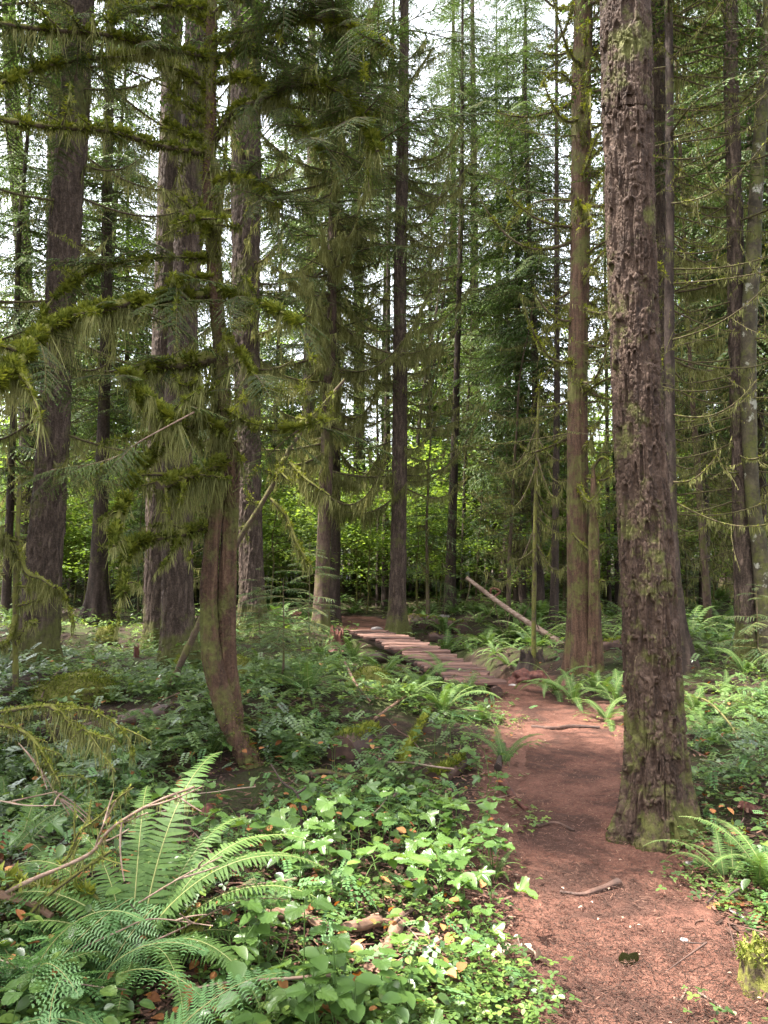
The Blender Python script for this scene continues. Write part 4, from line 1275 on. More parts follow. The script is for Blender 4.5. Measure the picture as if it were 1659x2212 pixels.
# the long peeled pole leaning down to the right beyond the boardwalk
A = at(1008, 1248, 15.2); B = G(1208, 1392)
def along(t, off=(0, 0, 0)): return A + (B - A) * t + np.array(off)
bb = []
for t, dx, dz, L in ((.05, -.15, -.5, 1), (.12, .25, -.5, 1), (.3, .2, -.8, 1), (.42, .1, -.6, 1), (.2, .1, .35, 1), (.55, .3, -.6, 1), (.62, .15, .3, 1), (.35, -.3, -.4, 1), (.72, .3, -.3, 1), (.8, -.2, .3, 1), (.5, -.2, -.5, 1)):
    p = along(t)
    bb.append(([p, p + [dx * .5, -.1, dz * .6], p + [dx, -.15, dz]], .012))
o = thing('fallen_log', 'long thin peeled dead trunk leaning down to the right beyond the boardwalk', 'log', B)
m = M(); C = resample(np.vstack([A, along(.5, (0, 0, -.03)), B + [0.1, 0, -.02]]), 80)
tube(m, C, np.linspace(.036, .062, 80), 16, 0, .6, rough=.2, freq=5); part('trunk', m, [MAT['palestick']], o)
for bp, br in bb:
    m = M(); tube(m, resample(np.array(bp), 10), np.linspace(br, br * .3, 10), 5, 0, .5, rough=.2); part('branch', m, MAT['twig'], o)
m = M(); C2 = resample(np.vstack([along(.27), along(.27, (.03, -.03, .12)), along(.30, (.14, 0, .1)), along(.31)]), 16); tube(m, C2, .022, 8, 0, .5); part('knot', m, MAT['rot'], o)

log('mossy log lying just right of the boardwalk conifer foot', [(882, 1352), (930, 1358), (1000, 1368)], .17, .15, 'beam', moss=1500)
log('dark fallen log behind the boardwalk among ferns', [(930, 1385), (1010, 1390), (1075, 1398)], .10, .07, 'beam', moss=300)
log('smooth dark brown log half buried behind the big sword fern on the left', [(160, 1588), (230, 1574), (300, 1560), (372, 1548)], .055, .065, 'beam', moss=60)
log('mossy log between the cedar foot and the large fir', [(1300, 1408), (1335, 1400), (1380, 1392)], .10, .09, 'beam', moss=1500)
log('leaning mossy root log propped against the broad grey brown fir', [(360, 1478), (392, 1440), (424, 1400)], .035, .028, 'mossy', zs=(0, .18, .35), moss=500)
log('fat moss covered log stub in the ground cover left of the trail, nearest the boardwalk', [(735, 1640), (770, 1618), (808, 1602)], .10, .07, 'beam', moss=3200)
log('bright moss covered log stub close to the left edge of the trail', [(935, 1698), (965, 1680), (998, 1658)], .055, .045, 'beam', moss=3400)
log('thin mossy stick running up the slope left of the trail', [(868, 1668), (880, 1625), (905, 1580), (925, 1540)], .028, .02, 'mossy', 'mossy_stick', 'stick', moss=1800)
log('long dark bare branch lying across the slope left of the trail', [(655, 1690), (700, 1680), (760, 1690), (800, 1702)], .02, .012, 'twig', 'dead_branch', 'branch', sink=-.5)
log('curving bleached branch lying in the leaves below the thimbleberries', [(540, 2010), (610, 2005), (655, 2008), (690, 2035), (760, 2040), (822, 2028)], .014, .02, 'deadwood', 'dead_branch', 'branch', sink=-1.2, rough=.4, freq=18)
log('crumbling reddish stub of wood standing at the end of the bleached branch', [(815, 2100), (845, 2050), (868, 2000)], .026, .02, 'deadwood', 'broken_wood', 'wood chunk', sink=-.3, rough=.35, freq=16)
log('short flat piece of split wood lying at the foot of the crumbling stub', [(775, 2112), (820, 2108), (880, 2106)], .016, .014, 'deadwood', 'broken_wood', 'wood chunk', sink=-.2, rough=.2)
log('brown broken branch piece right of the crumbling stub', [(900, 2070), (930, 2050), (955, 2030)], .013, .009, 'deadwood', 'broken_wood', 'wood chunk', sink=-.2)
log('orange broken wood end poking out right of the big sword fern', [(500, 1950), (525, 1940), (548, 1925)], .02, .018, 'deadwood', 'broken_wood', 'wood chunk', sink=-.3)
log('long orange brown rotten log piece right of the large fir', [(1530, 1778), (1570, 1795), (1612, 1820)], .026, .022, 'deadwood', moss=100)
log('red rotten log lying behind the orange log at the right edge', [(1600, 1745), (1640, 1760), (1700, 1775)], .03, .03, 'rot')
log('dark mossy branch stretched across the ferns at the lower left', [(-60, 2010), (60, 2018), (190, 2032), (300, 2050), (440, 2085)], .016, .010, 'mossy', 'mossy_branch', 'branch', moss=1500, bl=.05, sink=-5)
log('smooth reddish stick at the left edge under the ferns', [(-30, 2030), (60, 2040), (110, 2062)], .012, .009, 'deadwood', 'dead_branch', 'branch', sink=-6)
log('thin dark root crossing the trail below its bright patch', [(1148, 1572), (1190, 1574), (1240, 1570), (1296, 1572)], .02, .012, 'beam', 'tree_root', 'root', sink=.35, rough=.3)
log('wavy dark root lying in the middle of the trail', [(1210, 1930), (1255, 1935), (1290, 1928), (1336, 1912)], .010, .02, 'beam', 'tree_root', 'root', sink=.3, rough=.4)
log('thin grey root in the trail left of the large fir foot', [(1160, 1787), (1200, 1780), (1240, 1797)], .008, .007, 'beam', 'tree_root', 'root', sink=.2)
log('white lichen covered stick at the right side of the trail', [(1578, 1970), (1600, 1985), (1612, 1998)], .007, .006, 'stone', 'twig', 'twig', sink=-.2)
log('thin pale twig lying near the bottom right of the trail', [(1508, 2150), (1545, 2172), (1568, 2196)], .005, .003, 'palestick', 'twig', 'twig', sink=-.2)
log('short curved twig on the trail beside the thin pale twig', [(1455, 2160), (1470, 2165), (1484, 2140)], .004, .003, 'palestick', 'twig', 'twig', sink=-.2)
log('long thin reddish twig at the right border of the trail', [(1470, 1860), (1510, 1915), (1560, 1965)], .006, .004, 'deadwood', 'twig', 'twig', sink=-.2)
log('dark rotten root sticking out at the left border of the trail', [(1085, 1700), (1110, 1730), (1138, 1755)], .03, .012, 'rot', 'tree_root', 'root', sink=.0)
log('dark short stub poking up left of the upright fern', [(1076, 1668), (1080, 1650), (1090, 1640)], .025, .012, 'dark', 'broken_wood', 'wood chunk', zs=(0, .04, .1), sink=0)
log('thin arching dead branch lying over the slope behind the large fir', [(1480, 1530), (1530, 1555), (1580, 1600), (1610, 1640)], .010, .006, 'twig', 'dead_branch', 'branch', zs=(.1, .15, .1, 0), sink=-.5)
log('pinkish curved stick above the fallen sticks left of the boardwalk end', [(745, 1478), (770, 1510), (800, 1525)], .012, .009, 'deadwood', 'dead_branch', 'branch', zs=(.2, .1, .02), sink=-.5)
log('forked reddish stick below the pinkish curved stick', [(808, 1560), (845, 1540), (880, 1520)], .012, .010, 'deadwood', 'dead_branch', 'branch', zs=(0, .03, .06), sink=-.5)

def hump(m, c, rx, ry, hz, g, n=34, k=22, rough=.25, freq=4, mat=0, point=1.0):
    th = np.linspace(0, 2 * np.pi, n, endpoint=False)[None]
    ph = np.linspace(-.35, np.pi / 2, k)[:, None]
    x = np.cos(ph) * np.cos(th) * rx; y = np.cos(ph) * np.sin(th) * ry; z = np.sin(ph) ** 1 * hz * np.ones_like(th)
    q = 1 + rough * fbm(x / rx * freq * .5 + g.uniform(0, 9), y / ry * freq * .5, z / hz * freq * .5, 3)
    V = np.stack([c[0] + x * q, c[1] + y * q, c[2] + z * q], -1)
    i = np.arange(k - 1)[:, None] * n; j = np.arange(n)[None]
    f = np.stack([i + j, i + (j + 1) % n, i + n + (j + 1) % n, i + n + j], -1).reshape(-1, 4)
    m.add(V.reshape(-1, 3), f, mat, .5, True)
    return V

# mossy rock / stumps
for (u, v, rx, ry, hz, nm, lab, cat, moss) in [
    (228, 1384, .20, .18, .26, 'mossy_rock', 'round moss covered rock between the old fir and the pale footed cedar', 'rock', 2500),
    (165, 1500, .36, .30, .17, 'mossy_stump', 'low moss grown stump mound left of the dark log', 'stump', 7000),
    (500, 1470, .30, .26, .30, 'mossy_stump', 'moss covered mound at the back of the curved cedar', 'stump', 3000),
    (800, 1490, .26, .22, .22, 'mossy_stump', 'low mossy mound among ferns below the boardwalk', 'stump', 2000)]:
    p = G(u, v)
    o = thing(nm, lab, cat, p)
    m = M(); V = hump(m, p, rx, ry, hz, gl); part('body', m, MAT['mossy'], o)
    f = M(); P = V[3:-4].reshape(-1, 3); idx = gl.integers(0, len(P), moss)
    d = unit(P[idx] - p + gl.normal(0, .22, (moss, 3)))
    S = gl.uniform(.015, .04, moss)
    scatter(f, DIA_V, DIA_F, basis(d, (.3, .2, 1)), P[idx] - d * .006 + gl.normal(0, .022, (moss, 3)) * [1, 1, .5], np.stack([S, S * .9, S], -1), 0, gl.uniform(0, .8, moss))
    part('moss', f, MAT['moss'], o)

def stump(label, u, v, r, h, mat, jag=.3, name='rotten_stump', moss=0, flare=.5):
    p = G(u, v)
    o = thing(name, label, 'stump', p)
    n, k = 40, 26
    th = np.linspace(0, 2 * np.pi, n, endpoint=False)
    top = h * (1 - jag * (.5 + .5 * noise(np.cos(th) * 2.5 + u, np.sin(th) * 2.5)) - jag * .4 * np.abs(noise(np.cos(th) * 9, np.sin(th) * 9 + u)))
    t = np.linspace(0, 1, k)[:, None]
    z = -.08 + (top[None] + .08) * t
    rr = r * (1 + flare * np.exp(-z / (h * .25 + .02)) + .12 * noise(np.cos(th)[None] * 3, np.sin(th)[None] * 3, z * 2) + .06 * np.cos(7 * th)[None])
    V = np.stack([p[0] + rr * np.cos(th), p[1] + rr * np.sin(th), p[2] + z], -1)
    inner = V[-1] * 1.0; c = p + [0, 0, h * .35]
    V = np.concatenate([V, (inner * .75 + c * .25)[None] - [0, 0, h * .04], (inner * .3 + c * .7)[None] - [0, 0, h * .12], np.repeat(c[None], n, 0)[None] - [0, 0, h * .1]])
    kk = k + 3
    i = np.arange(kk - 1)[:, None] * n; j = np.arange(n)[None]
    m = M().add(V.reshape(-1, 3), np.stack([i + j, i + (j + 1) % n, i + n + (j + 1) % n, i + n + j], -1).reshape(-1, 4), 0, .5, False)
    part('wood', m, MAT[mat], o)
    if moss:
        f = M(); P = V[k - 4:k + 1].reshape(-1, 3); idx = gl.integers(0, len(P), moss)
        d = unit(gl.normal(0, 1, (moss, 3)) + [0, 0, .8]); S = gl.uniform(.012, .03, moss)
        scatter(f, DIA_V, DIA_F, basis(d, (.3, .2, 1)), P[idx] + gl.normal(0, .01, (moss, 3)), np.stack([S, S, S], -1), 0, gl.uniform(0, .9, moss))
        part('moss', f, MAT['moss'], o)
    return o
stump('jagged rotten red stump at the left of the far boardwalk end', 727, 1400, .13, .50, 'rot', .5)
stump('dark upturned root mass with red soil beside the near boardwalk end', 1148, 1444, .15, .40, 'dark', .75, 'root_mass', moss=200, flare=.5)
pm = G(1142, 1470); mm = M(); hump(mm, pm - [0, 0, .02], .24, .18, .13, gl, 40, 20, .6, 5)
single('soil_mound', mm, MAT['rot'], pm, 'red crumbling mound of soil and roots beneath the dark root mass', 'soil mound')
stump('cut mossy topped block of stump at the lower right edge of the trail', 1662, 2130, .085, .18, 'mossy', .45, 'mossy_stump', moss=700, flare=.2)
stump('small broken stake of rotten wood in the clearing left of the broad fir', 295, 1420, .035, .22, 'rot', .5, 'rotten_stump', flare=.2)
pm = G(448, 1772); mm = M(); hump(mm, pm, .045, .045, .075, gl, 30, 18, .25, 4)
single('rotten_stump', mm, MAT['rot'], pm, 'round dark red rotten stump end behind the big sword fern', 'stump')
stump('mossy dark root hole at the foot of the leaning fir behind the sapling', 120, 1345, .30, .35, 'dark', .4, 'rotten_stump', moss=500)
stump('dark broken stump behind the curved cedar and the broad fir', 425, 1370, .16, .5, 'dark', .4, 'rotten_stump', moss=300)

# stones
for (u, v, s, lab) in [(814, 1358, .14, 'flat pale stone at the far boardwalk end'), (1107, 1480, .05, 'small white stone at the near end of the boardwalk'), (955, 1335, .28, 'flat grey slab lying right of the boardwalk conifer'),
                       (1435, 1722, .03, 'small pale stone left of the large fir foot'), (1490, 1864, .025, 'rounded brown stone right of the trail below the large fir'), (1478, 2030, .016, 'tiny whitish stone lying in the bright patch of trail')]:
    p = G(u, v)
    m = M(); hump(m, p - [0, 0, s * .1], s, s * .8, s * .38, gl, 20, 10, .2, 3)
    single('stone', m, MAT['stone'], p, lab, 'stone')

# ------------------------------------------------------------------ leaves
def lobed_leaf(lobes, depth, teeth, tdepth, cup, g, n=72, aspect=1.0, base_notch=.4):
    """toothed, lobed leaf, stalk at the origin, tip along +x, about 1 long"""
    th = np.linspace(-np.pi, np.pi, n + 1)
    r = 1 - depth * (.5 - .5 * np.cos(th * lobes)) ** 1.3
    r = r * (1 - tdepth * np.abs(((th * teeth / np.pi) % 1) - .5) * 2)
    r = r * (.72 + .28 * np.cos(th)) * (1 - base_notch * np.exp(-((np.abs(th) - np.pi) / .22) ** 2))
    x = .45 + .55 * r * np.cos(th); y = .58 * r * np.sin(th) * aspect
    V, k = [], 4
    for s in np.linspace(0, 1, k):
        xx, yy = .4 + (x - .4) * s, y * s
        z = cup * (np.abs(yy) * .6 - (xx - .4) ** 2 * .55) + .03 * s * np.sin(th * lobes + g.uniform(0, 6)) + .02 * s * g.normal(0, 1, n + 1) * (1 if s == 1 else 0)
        V.append(np.stack([xx, yy, z], -1))
    V = np.array(V)
    i = np.arange(k - 1)[:, None] * (n + 1); j = np.arange(n)[None]
    f = np.stack([i + j, i + j + 1, i + n + 2 + j, i + n + 1 + j], -1).reshape(-1, 4)
    return V.reshape(-1, 3), f

OV = []
for a, c in ((.30, .3), (.36, .2), (.24, .4)):
    t = np.array([0, .15, .4, .65, .85, 1]); wv = a * np.array([.05, .7, 1, .85, .45, .02])
    z = -c * .35 * t ** 2
    V = np.concatenate([np.stack([t, wv, z + wv * .35], -1), np.stack([t, 0 * t, z], -1), np.stack([t, -wv, z + wv * .35], -1)])
    f = [[i, i + 1, 7 + i, 6 + i] for i in range(5)] + [[6 + i, 7 + i, 13 + i, 12 + i] for i in range(5)]
    OV.append((V, np.array(f)))

gp = np.random.default_rng(17)
def leaf_mesh(kind, i):
    m = M()
    if kind == 'lobed':
        V, f = lobed_leaf([5, 3, 5, 6][i % 4], .42, [11, 9, 13, 12][i % 4], .13, [.6, .4, .8, .5][i % 4], gp)
    elif kind == 'fan':     # one broad wedge with a scalloped outer edge
        V, f = lobed_leaf(3, .22, 7, .10, .3, gp, aspect=1.15, base_notch=.0)
    else:
        V, f = OV[i % 3]
        V = V * [1, 1.15, 1]
    m.add(V, f, 0, .35 + .3 * gp.uniform(), True)
    return m.mesh('leaf', MAT['broad'])
LOB = [leaf_mesh('lobed', i) for i in range(4)]
FAN = [leaf_mesh('fan', i) for i in range(2)]
OVL = [leaf_mesh('oval', i) for i in range(3)]

def stem_mesh(pts, r, mat='fern'):
    m = M(); tube(m, resample(np.array(pts, float), 8), np.linspace(r, r * .6, 8), 5, 0, .6); return m.mesh('stem', MAT[mat])

def rot_to(x, up_roll=0.0):
    from mathutils import Matrix
    B = roll(basis(np.array([x], float)), np.array([up_roll]))[0]
    return Matrix(B.tolist()).to_euler()

def leafy_plant(kind, hgt, size):
    """stem with its leaves, each leaf an object"""
    o = thing('leafy_plant', None, 'plant', (0, 0, 0))
    top = [gp.normal(0, .04), gp.normal(0, .04), hgt]
    link('stem', stem_mesh([[0, 0, -.04], [top[0] * .3, top[1] * .3, hgt * .5], top], .0028), o)
    if kind == 'three':
        a0 = gp.uniform(0, 6.28)
        for k in range(3):
            a = a0 + k * 2.09 + gp.uniform(-.15, .15)
            l = link('leaf', FAN[k % 2], o, top); l.rotation_euler = rot_to([math.cos(a), math.sin(a), gp.uniform(-.3, .05)], gp.uniform(-.2, .2)); s = size * gp.uniform(.75, 1.0); l.scale = (s,) * 3
    elif kind == 'lobed':
        for k in range(gp.integers(2, 5)):
            a = k * 2.3 + gp.uniform(-.4, .4)
            q = np.array(top) * (1 - .18 * k); r = size * .6
            e = q + [math.cos(a) * r, math.sin(a) * r, gp.uniform(.0, .05)]
            link('stem', stem_mesh([q, (q + e) / 2 + [0, 0, .02], e], .0018), o)
            l = link('leaf', LOB[gp.integers(0, 4)], o, e - np.array([math.cos(a), math.sin(a), 0]) * size * .15); l.rotation_euler = rot_to([math.cos(a), math.sin(a), gp.uniform(-.45, .0)], gp.uniform(-.3, .3)); s = size * gp.uniform(.7, 1.15); l.scale = (s,) * 3
    else:
        n = gp.integers(4, 8)
        for k in range(n):
            a = k * 2.4 + gp.uniform(-.3, .3)
            q = np.array(top) * (.45 + .55 * (k + 1) / n)
            l = link('leaf', OVL[gp.integers(0, 3)], o, q); l.rotation_euler = rot_to([math.cos(a), math.sin(a), gp.uniform(-.3, .35)], gp.uniform(-.3, .3)); s = size * gp.uniform(.7, 1.15); l.scale = (s,) * 3
    return o

def look(kind):
    return {'three': 'plant with three broad fan leaves', 'lobed': 'plant with big toothed leaves', 'oval': 'plant with smooth oval leaves'}[kind]
def near_region(u, v):
    if u < 560: return 'around the big sword fern' if v > 1700 else 'on the slope below the curved cedar'
    if u < 1150: return ('in the leafy patch at the bottom centre' if v > 1960 else 'in the dense leaf patch left of the trail' if v > 1760 else 'on the slope right of the curved cedar')
    return 'on the ground right of the trail'

BFP = G(300, 2095)
CLEAR = [G(u_, v_) for u_, v_ in [(560, 2015), (620, 2020), (680, 2040), (740, 2050), (810, 2060), (840, 2080), (830, 2120), (930, 2060), (860, 2030), (525, 1945), (770, 1620), (965, 1685), (800, 2140), (700, 2070), (620, 2060)]]
CLEAR2 = [G(u_, v_) for u_, v_ in [(70, 2150), (190, 2170), (290, 2260)]]
CLEAR3 = [G(u_, v_) for u_, v_ in [(520, 1668), (565, 1690), (220, 1580), (300, 1565), (365, 1560), (870, 1640), (890, 1590), (770, 1640), (965, 1690), (700, 1700), (830, 1540), (165, 1520), (500, 1720), (780, 1500), (228, 1400), (300, 1425), (1120, 1720)]]
PT = {}
for kd in ('three', 'lobed', 'oval'):
    for i in range(4):
        PT[kd, i] = [kd, gp.uniform(.12, .26), {'three': .10, 'lobed': .135, 'oval': .075}[kd] * gp.uniform(.85, 1.2), None]
def plant_leafy(kd, u, v, s=1.0, lab=None):
    p = G(u, v)
    if np.hypot(p[0] - BFP[0], p[1] - BFP[1]) < .33: return
    if lab is None and any(np.hypot(p[0] - c[0], p[1] - c[1]) < .30 for c in CLEAR2): return
    if lab is None and any(np.hypot(p[0] - c[0], p[1] - c[1]) < .045 * c[1] for c in CLEAR3): return
    if lab is None and any(np.hypot(p[0] - c[0], p[1] - c[1]) < .17 for c in CLEAR): return
    i = gp.integers(0, 4)
    kd_, h, sz, proto = PT[kd, i]
    if proto is None:
        o = leafy_plant(kd, h, sz); PT[kd, i][3] = o
    else:
        o = copy_tree(proto)
    o.location = [float(c) for c in p]
    o.rotation_euler = (0, 0, gp.uniform(0, 6.28))
    ss = s * gp.uniform(.8, 1.2)
    o.scale = (ss, ss, ss * gp.uniform(.8, 1.3))
    lb = lab or (look(kd) + ' ' + near_region(u, v))
    o['label'] = lb
    if lab is None: o['group'] = lb
    elif 'group' in o: del o['group']
for u0, u1, v0, v1, n, mix, s in [(560, 1070, 1780, 2010, 70, ('lobed', 'lobed', 'three', 'oval'), 1.0), (430, 900, 2050, 2330, 46, ('oval', 'three', 'lobed'), .95), (0, 540, 1640, 2300, 56, ('lobed', 'oval', 'three'), .95),
                                  (560, 1080, 1580, 1790, 46, ('lobed', 'oval', 'three'), .85), (900, 1060, 2010, 2100, 8, ('lobed', 'three'), .7), (1500, 1700, 1700, 1800, 8, ('oval', 'three'), .6),
                                  (1500, 1690, 1480, 1640, 14, ('oval', 'three', 'lobed'), .9), (60, 420, 1480, 1620, 16, ('oval', 'three'), .9)]:
    for k in range(n):
        plant_leafy(mix[gp.integers(0, len(mix))], gp.uniform(u0, u1), gp.uniform(v0, v1), s)
plant_leafy('three', 958, 2190, .8, 'lone dark plant with three oval leaves at the bottom left border of the trail')
plant_leafy('three', 1040, 2165, .75, 'bright yellow green three leaved plant beside the bottom of the trail')
plant_leafy('oval', 1065, 2225, .8, 'bright plant with rounded leaves at the bottom edge beside the trail')

# ------------------------------------------------------------------ ferns
def frond_mesh(L, droop, rise, npin, plen, g, mat='fern', lod=1, tri=False, curl=0.0):
    """one frond from the origin outward along +x, arching"""
    s = np.linspace(0, 1, 24)
    ang = rise - (rise + droop) * s ** 1.4
    x = np.cumsum(np.cos(ang)) / 24 * L; z = np.cumsum(np.sin(ang)) / 24 * L
    y = curl * L * s ** 2
    C = np.stack([x, y, z], -1); C -= C[0]
    m = M()
    tube(m, C, np.linspace(.0032, .0010, 24) * (L / .8) ** .5, 4, 1, .9, cap=False)
    t = np.linspace(.10, .985, npin)
    i = t * 23; a = np.minimum(i.astype(int), 22); fr = (i - a)[:, None]
    P = C[a] * (1 - fr) + C[a + 1] * fr
    T = unit(C[a + 1] - C[a])
    side = unit(np.cross([0, 0, 1.], T))
    nrm = np.cross(T, side)
    w = plen * (np.clip(t * 5, .35, 1) ** .6) * (1 - t ** 2.2 * .93) if not tri else plen * (1 - t) ** .85 + .012
    pv = np.array([[0, -.5, 0], [0, .5, 0], [.3, .48, .03], [.3, -.42, .03], [.7, .3, .0], [.7, -.26, 0], [1, .08, -.08], [1, 0, -.08]])
    pf = np.array([[0, 3, 2, 1], [3, 5, 4, 2], [5, 7, 6, 4]])
    for sd in (-1, 1):
        d = unit(side * sd + T * g.uniform(.15, .32, npin)[:, None] - nrm * 0 + np.array([0, 0, 1]) * g.uniform(-.25, .05, npin)[:, None])
        B = np.stack([d, np.cross(nrm, d) * 1.0, nrm], -1)
        wd = L * .9 / npin * .82
        if tri:       # lady fern / bracken: every pinna is itself feathered
            for k in range(npin):
                q = np.linspace(.05, .95, max(4, int(w[k] / .011)))
                base = P[k] + d[k] * (q * w[k])[:, None] + np.array([0, 0, -.15]) * (q ** 2 * w[k])[:, None]
                for s2 in (-1, 1):
                    dd = unit(np.cross(nrm[k], d[k]) * s2 + d[k] * .45)
                    Bk = np.tile(np.stack([dd, np.cross(nrm[k], dd), nrm[k]], -1)[None], (len(q), 1, 1))
                    sl = (wd * .72) * (1 - q) ** .6 * g.uniform(.85, 1.15, len(q)) + .004
                    scatter(m, pv, pf, Bk, base, np.stack([sl, np.full(len(q), .0062), sl], -1), 0, np.clip(.5 + g.normal(0, .1, len(q)), 0, 1))
        else:
            scatter(m, pv, pf, B, P, np.stack([w * g.uniform(.92, 1.06, npin), np.full(npin, wd), w], -1), 0, np.clip(.35 + .3 * t + g.normal(0, .08, npin), 0, 1))
    return m

gf = np.random.default_rng(404)
STEM = leaf_mat('fern_rachis', (.10, .13, .03), (.16, .18, .05), (.22, .22, .08), trans=.1)
FR = [frond_mesh(.85, .25 + .28 * k, 1.30 - .17 * k, 46, .088, gf, curl=gf.uniform(-.15, .15)).mesh('frond', [MAT['fern'], STEM]) for k in range(5)]
TRI = [frond_mesh(.55, .3 + .1 * k, 1.15 - .2 * k, 16, .15, gf, tri=True, curl=gf.uniform(-.1, .1)).mesh('frond', [MAT['bracken'], STEM]) for k in range(3)]
DEADF = [frond_mesh(.7, .9, .2, 34, .06, gf, curl=.1).mesh('frond', [MAT['dead_fern'], MAT['dead_fern']])]

def fern(label, u, v, n, s=1.0, group=None, az=None, kinds=(0, 1, 2, 3, 4), pool=None, name='sword_fern', jitter=.4, lo=.75, loc=None):
    p = G(u, v) if loc is None else loc
    o = thing(name, label, 'fern', p, group)
    pool = FR if pool is None else pool
    for k in range(n):
        a = (k * 2.4 + gf.uniform(-.4, .4)) if az is None else az[k % len(az)] + gf.uniform(-.15, .15)
        f = link('frond', pool[kinds[gf.integers(0, len(kinds))] % len(pool)], o, (gf.uniform(-.03, .03), gf.uniform(-.03, .03), 0))
        q = s * gf.uniform(lo, 1.1)
        f.scale = (q, q * gf.choice([-1, 1]), q)
        f.rotation_euler = (gf.uniform(-.25, .25), gf.uniform(-.12, .12), a)
    return o

# the big fern, frond by frond
bf = fern('big sword fern with tall upright fronds at the lower left', 300, 2095, 0, 1)
R_ = np.pi
for kd, az, s, tilt in [(0, 1.45, 1.12, -.12), (0, 1.9, .92, -.1), (0, 1.15, .8, 0), (0, 2.4, .75, 0), (1, .55, .95, 0), (1, .25, 1.0, .05), (2, -.05, .95, .0), (2, .35, 1.0, -.1), (1, .75, .85, -.1), (2, 2.9, .9, 0), (3, 3.3, .85, 0), (2, 2.6, .95, -.05),
                        (3, -.45, .8, 0), (3, -.9, .7, 0), (4, -1.5, .55, 0), (3, -2.1, .6, 0), (4, 3.7, .7, 0), (4, .1, .8, 0), (4, -.3, .85, .1), (1, 1.7, .7, 0)]:
    f = link('frond', FR[kd], bf, (gf.uniform(-.03, .03), gf.uniform(-.03, .03), .02)); f.scale = (s, s, s); f.rotation_euler = (gf.uniform(-.1, .1), tilt, az)
fern('sword fern with arching fronds at the left edge behind the big fern', 20, 1870, 9, .8, kinds=(1, 2, 3))
fern('small sword fern at the left edge on the bank', -10, 1760, 7, .7, kinds=(2, 3))
for lab, u, v, n, s in [('feathery light green fern at the lower left corner', 70, 2150, 8, 1.15), ('feathery light green fern just right of the lower left corner fern', 190, 2170, 7, 1.05), ('feathery fern at the bottom edge below the big sword fern', 290, 2330, 5, .9),
                        ('delicate bright fern between the big sword fern and the bleached branch', 575, 1975, 5, .55)]:
    fern(lab, u, v, n, s, pool=TRI, kinds=(0, 1, 2), name='lady_fern')
fern('narrow upright fern at the left border of the trail', 1093, 1655, 6, .55, kinds=(0, 1, 0), az=[1.6, 1.9, 2.6, .5, .0, 3.0])
fern('sword fern beside the dark log on the left', 330, 1610, 10, .62, kinds=(1, 2, 3))
fern('sword fern against the left side of the curved cedar foot', 455, 1640, 10, .6, kinds=(0, 1, 2))
fern('sword fern with dark shaded fronds below the mossy stump mound', 250, 1650, 7, .5, kinds=(2, 3))
fern('sword fern at the foot of the large fir with one long frond', 1575, 1905, 8, .5, az=[2.4, 2.0, 1.5, .8, .3, 2.8, 1.2, -.3])
fern('sword fern at the right edge above the brown dead fronds', 1655, 1930, 8, .6, kinds=(0, 1, 2))
fern('brown dead fern fronds at the right border of the trail', 1640, 1960, 8, .45, pool=DEADF, kinds=(0,), name='dead_fern')
fern('rust brown dead fronds under the big sword fern', 480, 2110, 7, .5, pool=DEADF, kinds=(0,), name='dead_fern')
fern('small fern at the left border of the trail below the rotten root', 1075, 1900, 5, .28, kinds=(0, 1))
HAND = [(1010, 1500, 'below the near end of the boardwalk'), (965, 1478, 'under the side of the boardwalk'), (905, 1500, 'below the middle of the boardwalk'), (830, 1470, 'below the ditch beside the boardwalk'), (770, 1440, 'left of the boardwalk near the red stump'),
        (1040, 1560, 'on the bank between the boardwalk and the upright fern'), (960, 1545, 'on the bank below the boardwalk'), (880, 1520, 'in the middle of the bank below the boardwalk'), (1200, 1500, 'right of the trail opposite the boardwalk end'),
        (1240, 1520, 'at the right border of the trail in front of the mossy cedar'), (1290, 1500, 'between the mossy cedar and the large fir'), (1310, 1560, 'touching the left side of the large fir'), (1330, 1520, 'close behind the left side of the large fir'),
        (1500, 1540, 'just right of the large fir'), (1560, 1500, 'in the green bank right of the large fir'), (1610, 1460, 'in front of the grey brown conifer on the right'), (1650, 1530, 'at the right edge in the green bank'),
        (1540, 1610, 'low on the green bank right of the large fir'), (1640, 1610, 'low at the right edge of the green bank'), (1070, 1415, 'right of the boardwalk beyond its near end'), (1010, 1405, 'right of the middle of the boardwalk'),
        (1100, 1440, 'between the boardwalk end and the dark root mass'), (560, 1440, 'behind the young conifer left of the boardwalk'), (690, 1430, 'right of the young conifer left of the boardwalk'), (660, 1500, 'in front of the young conifer'),
        (480, 1540, 'close behind the curved cedar foot'), (1540, 1430, 'at the foot of the slim dark trunk')]
for u, v, w_ in HAND:
    fern('sword fern ' + w_, u, v, int(gf.integers(9, 14)), gf.uniform(.55, .8) if v < 1560 else gf.uniform(.4, .6))
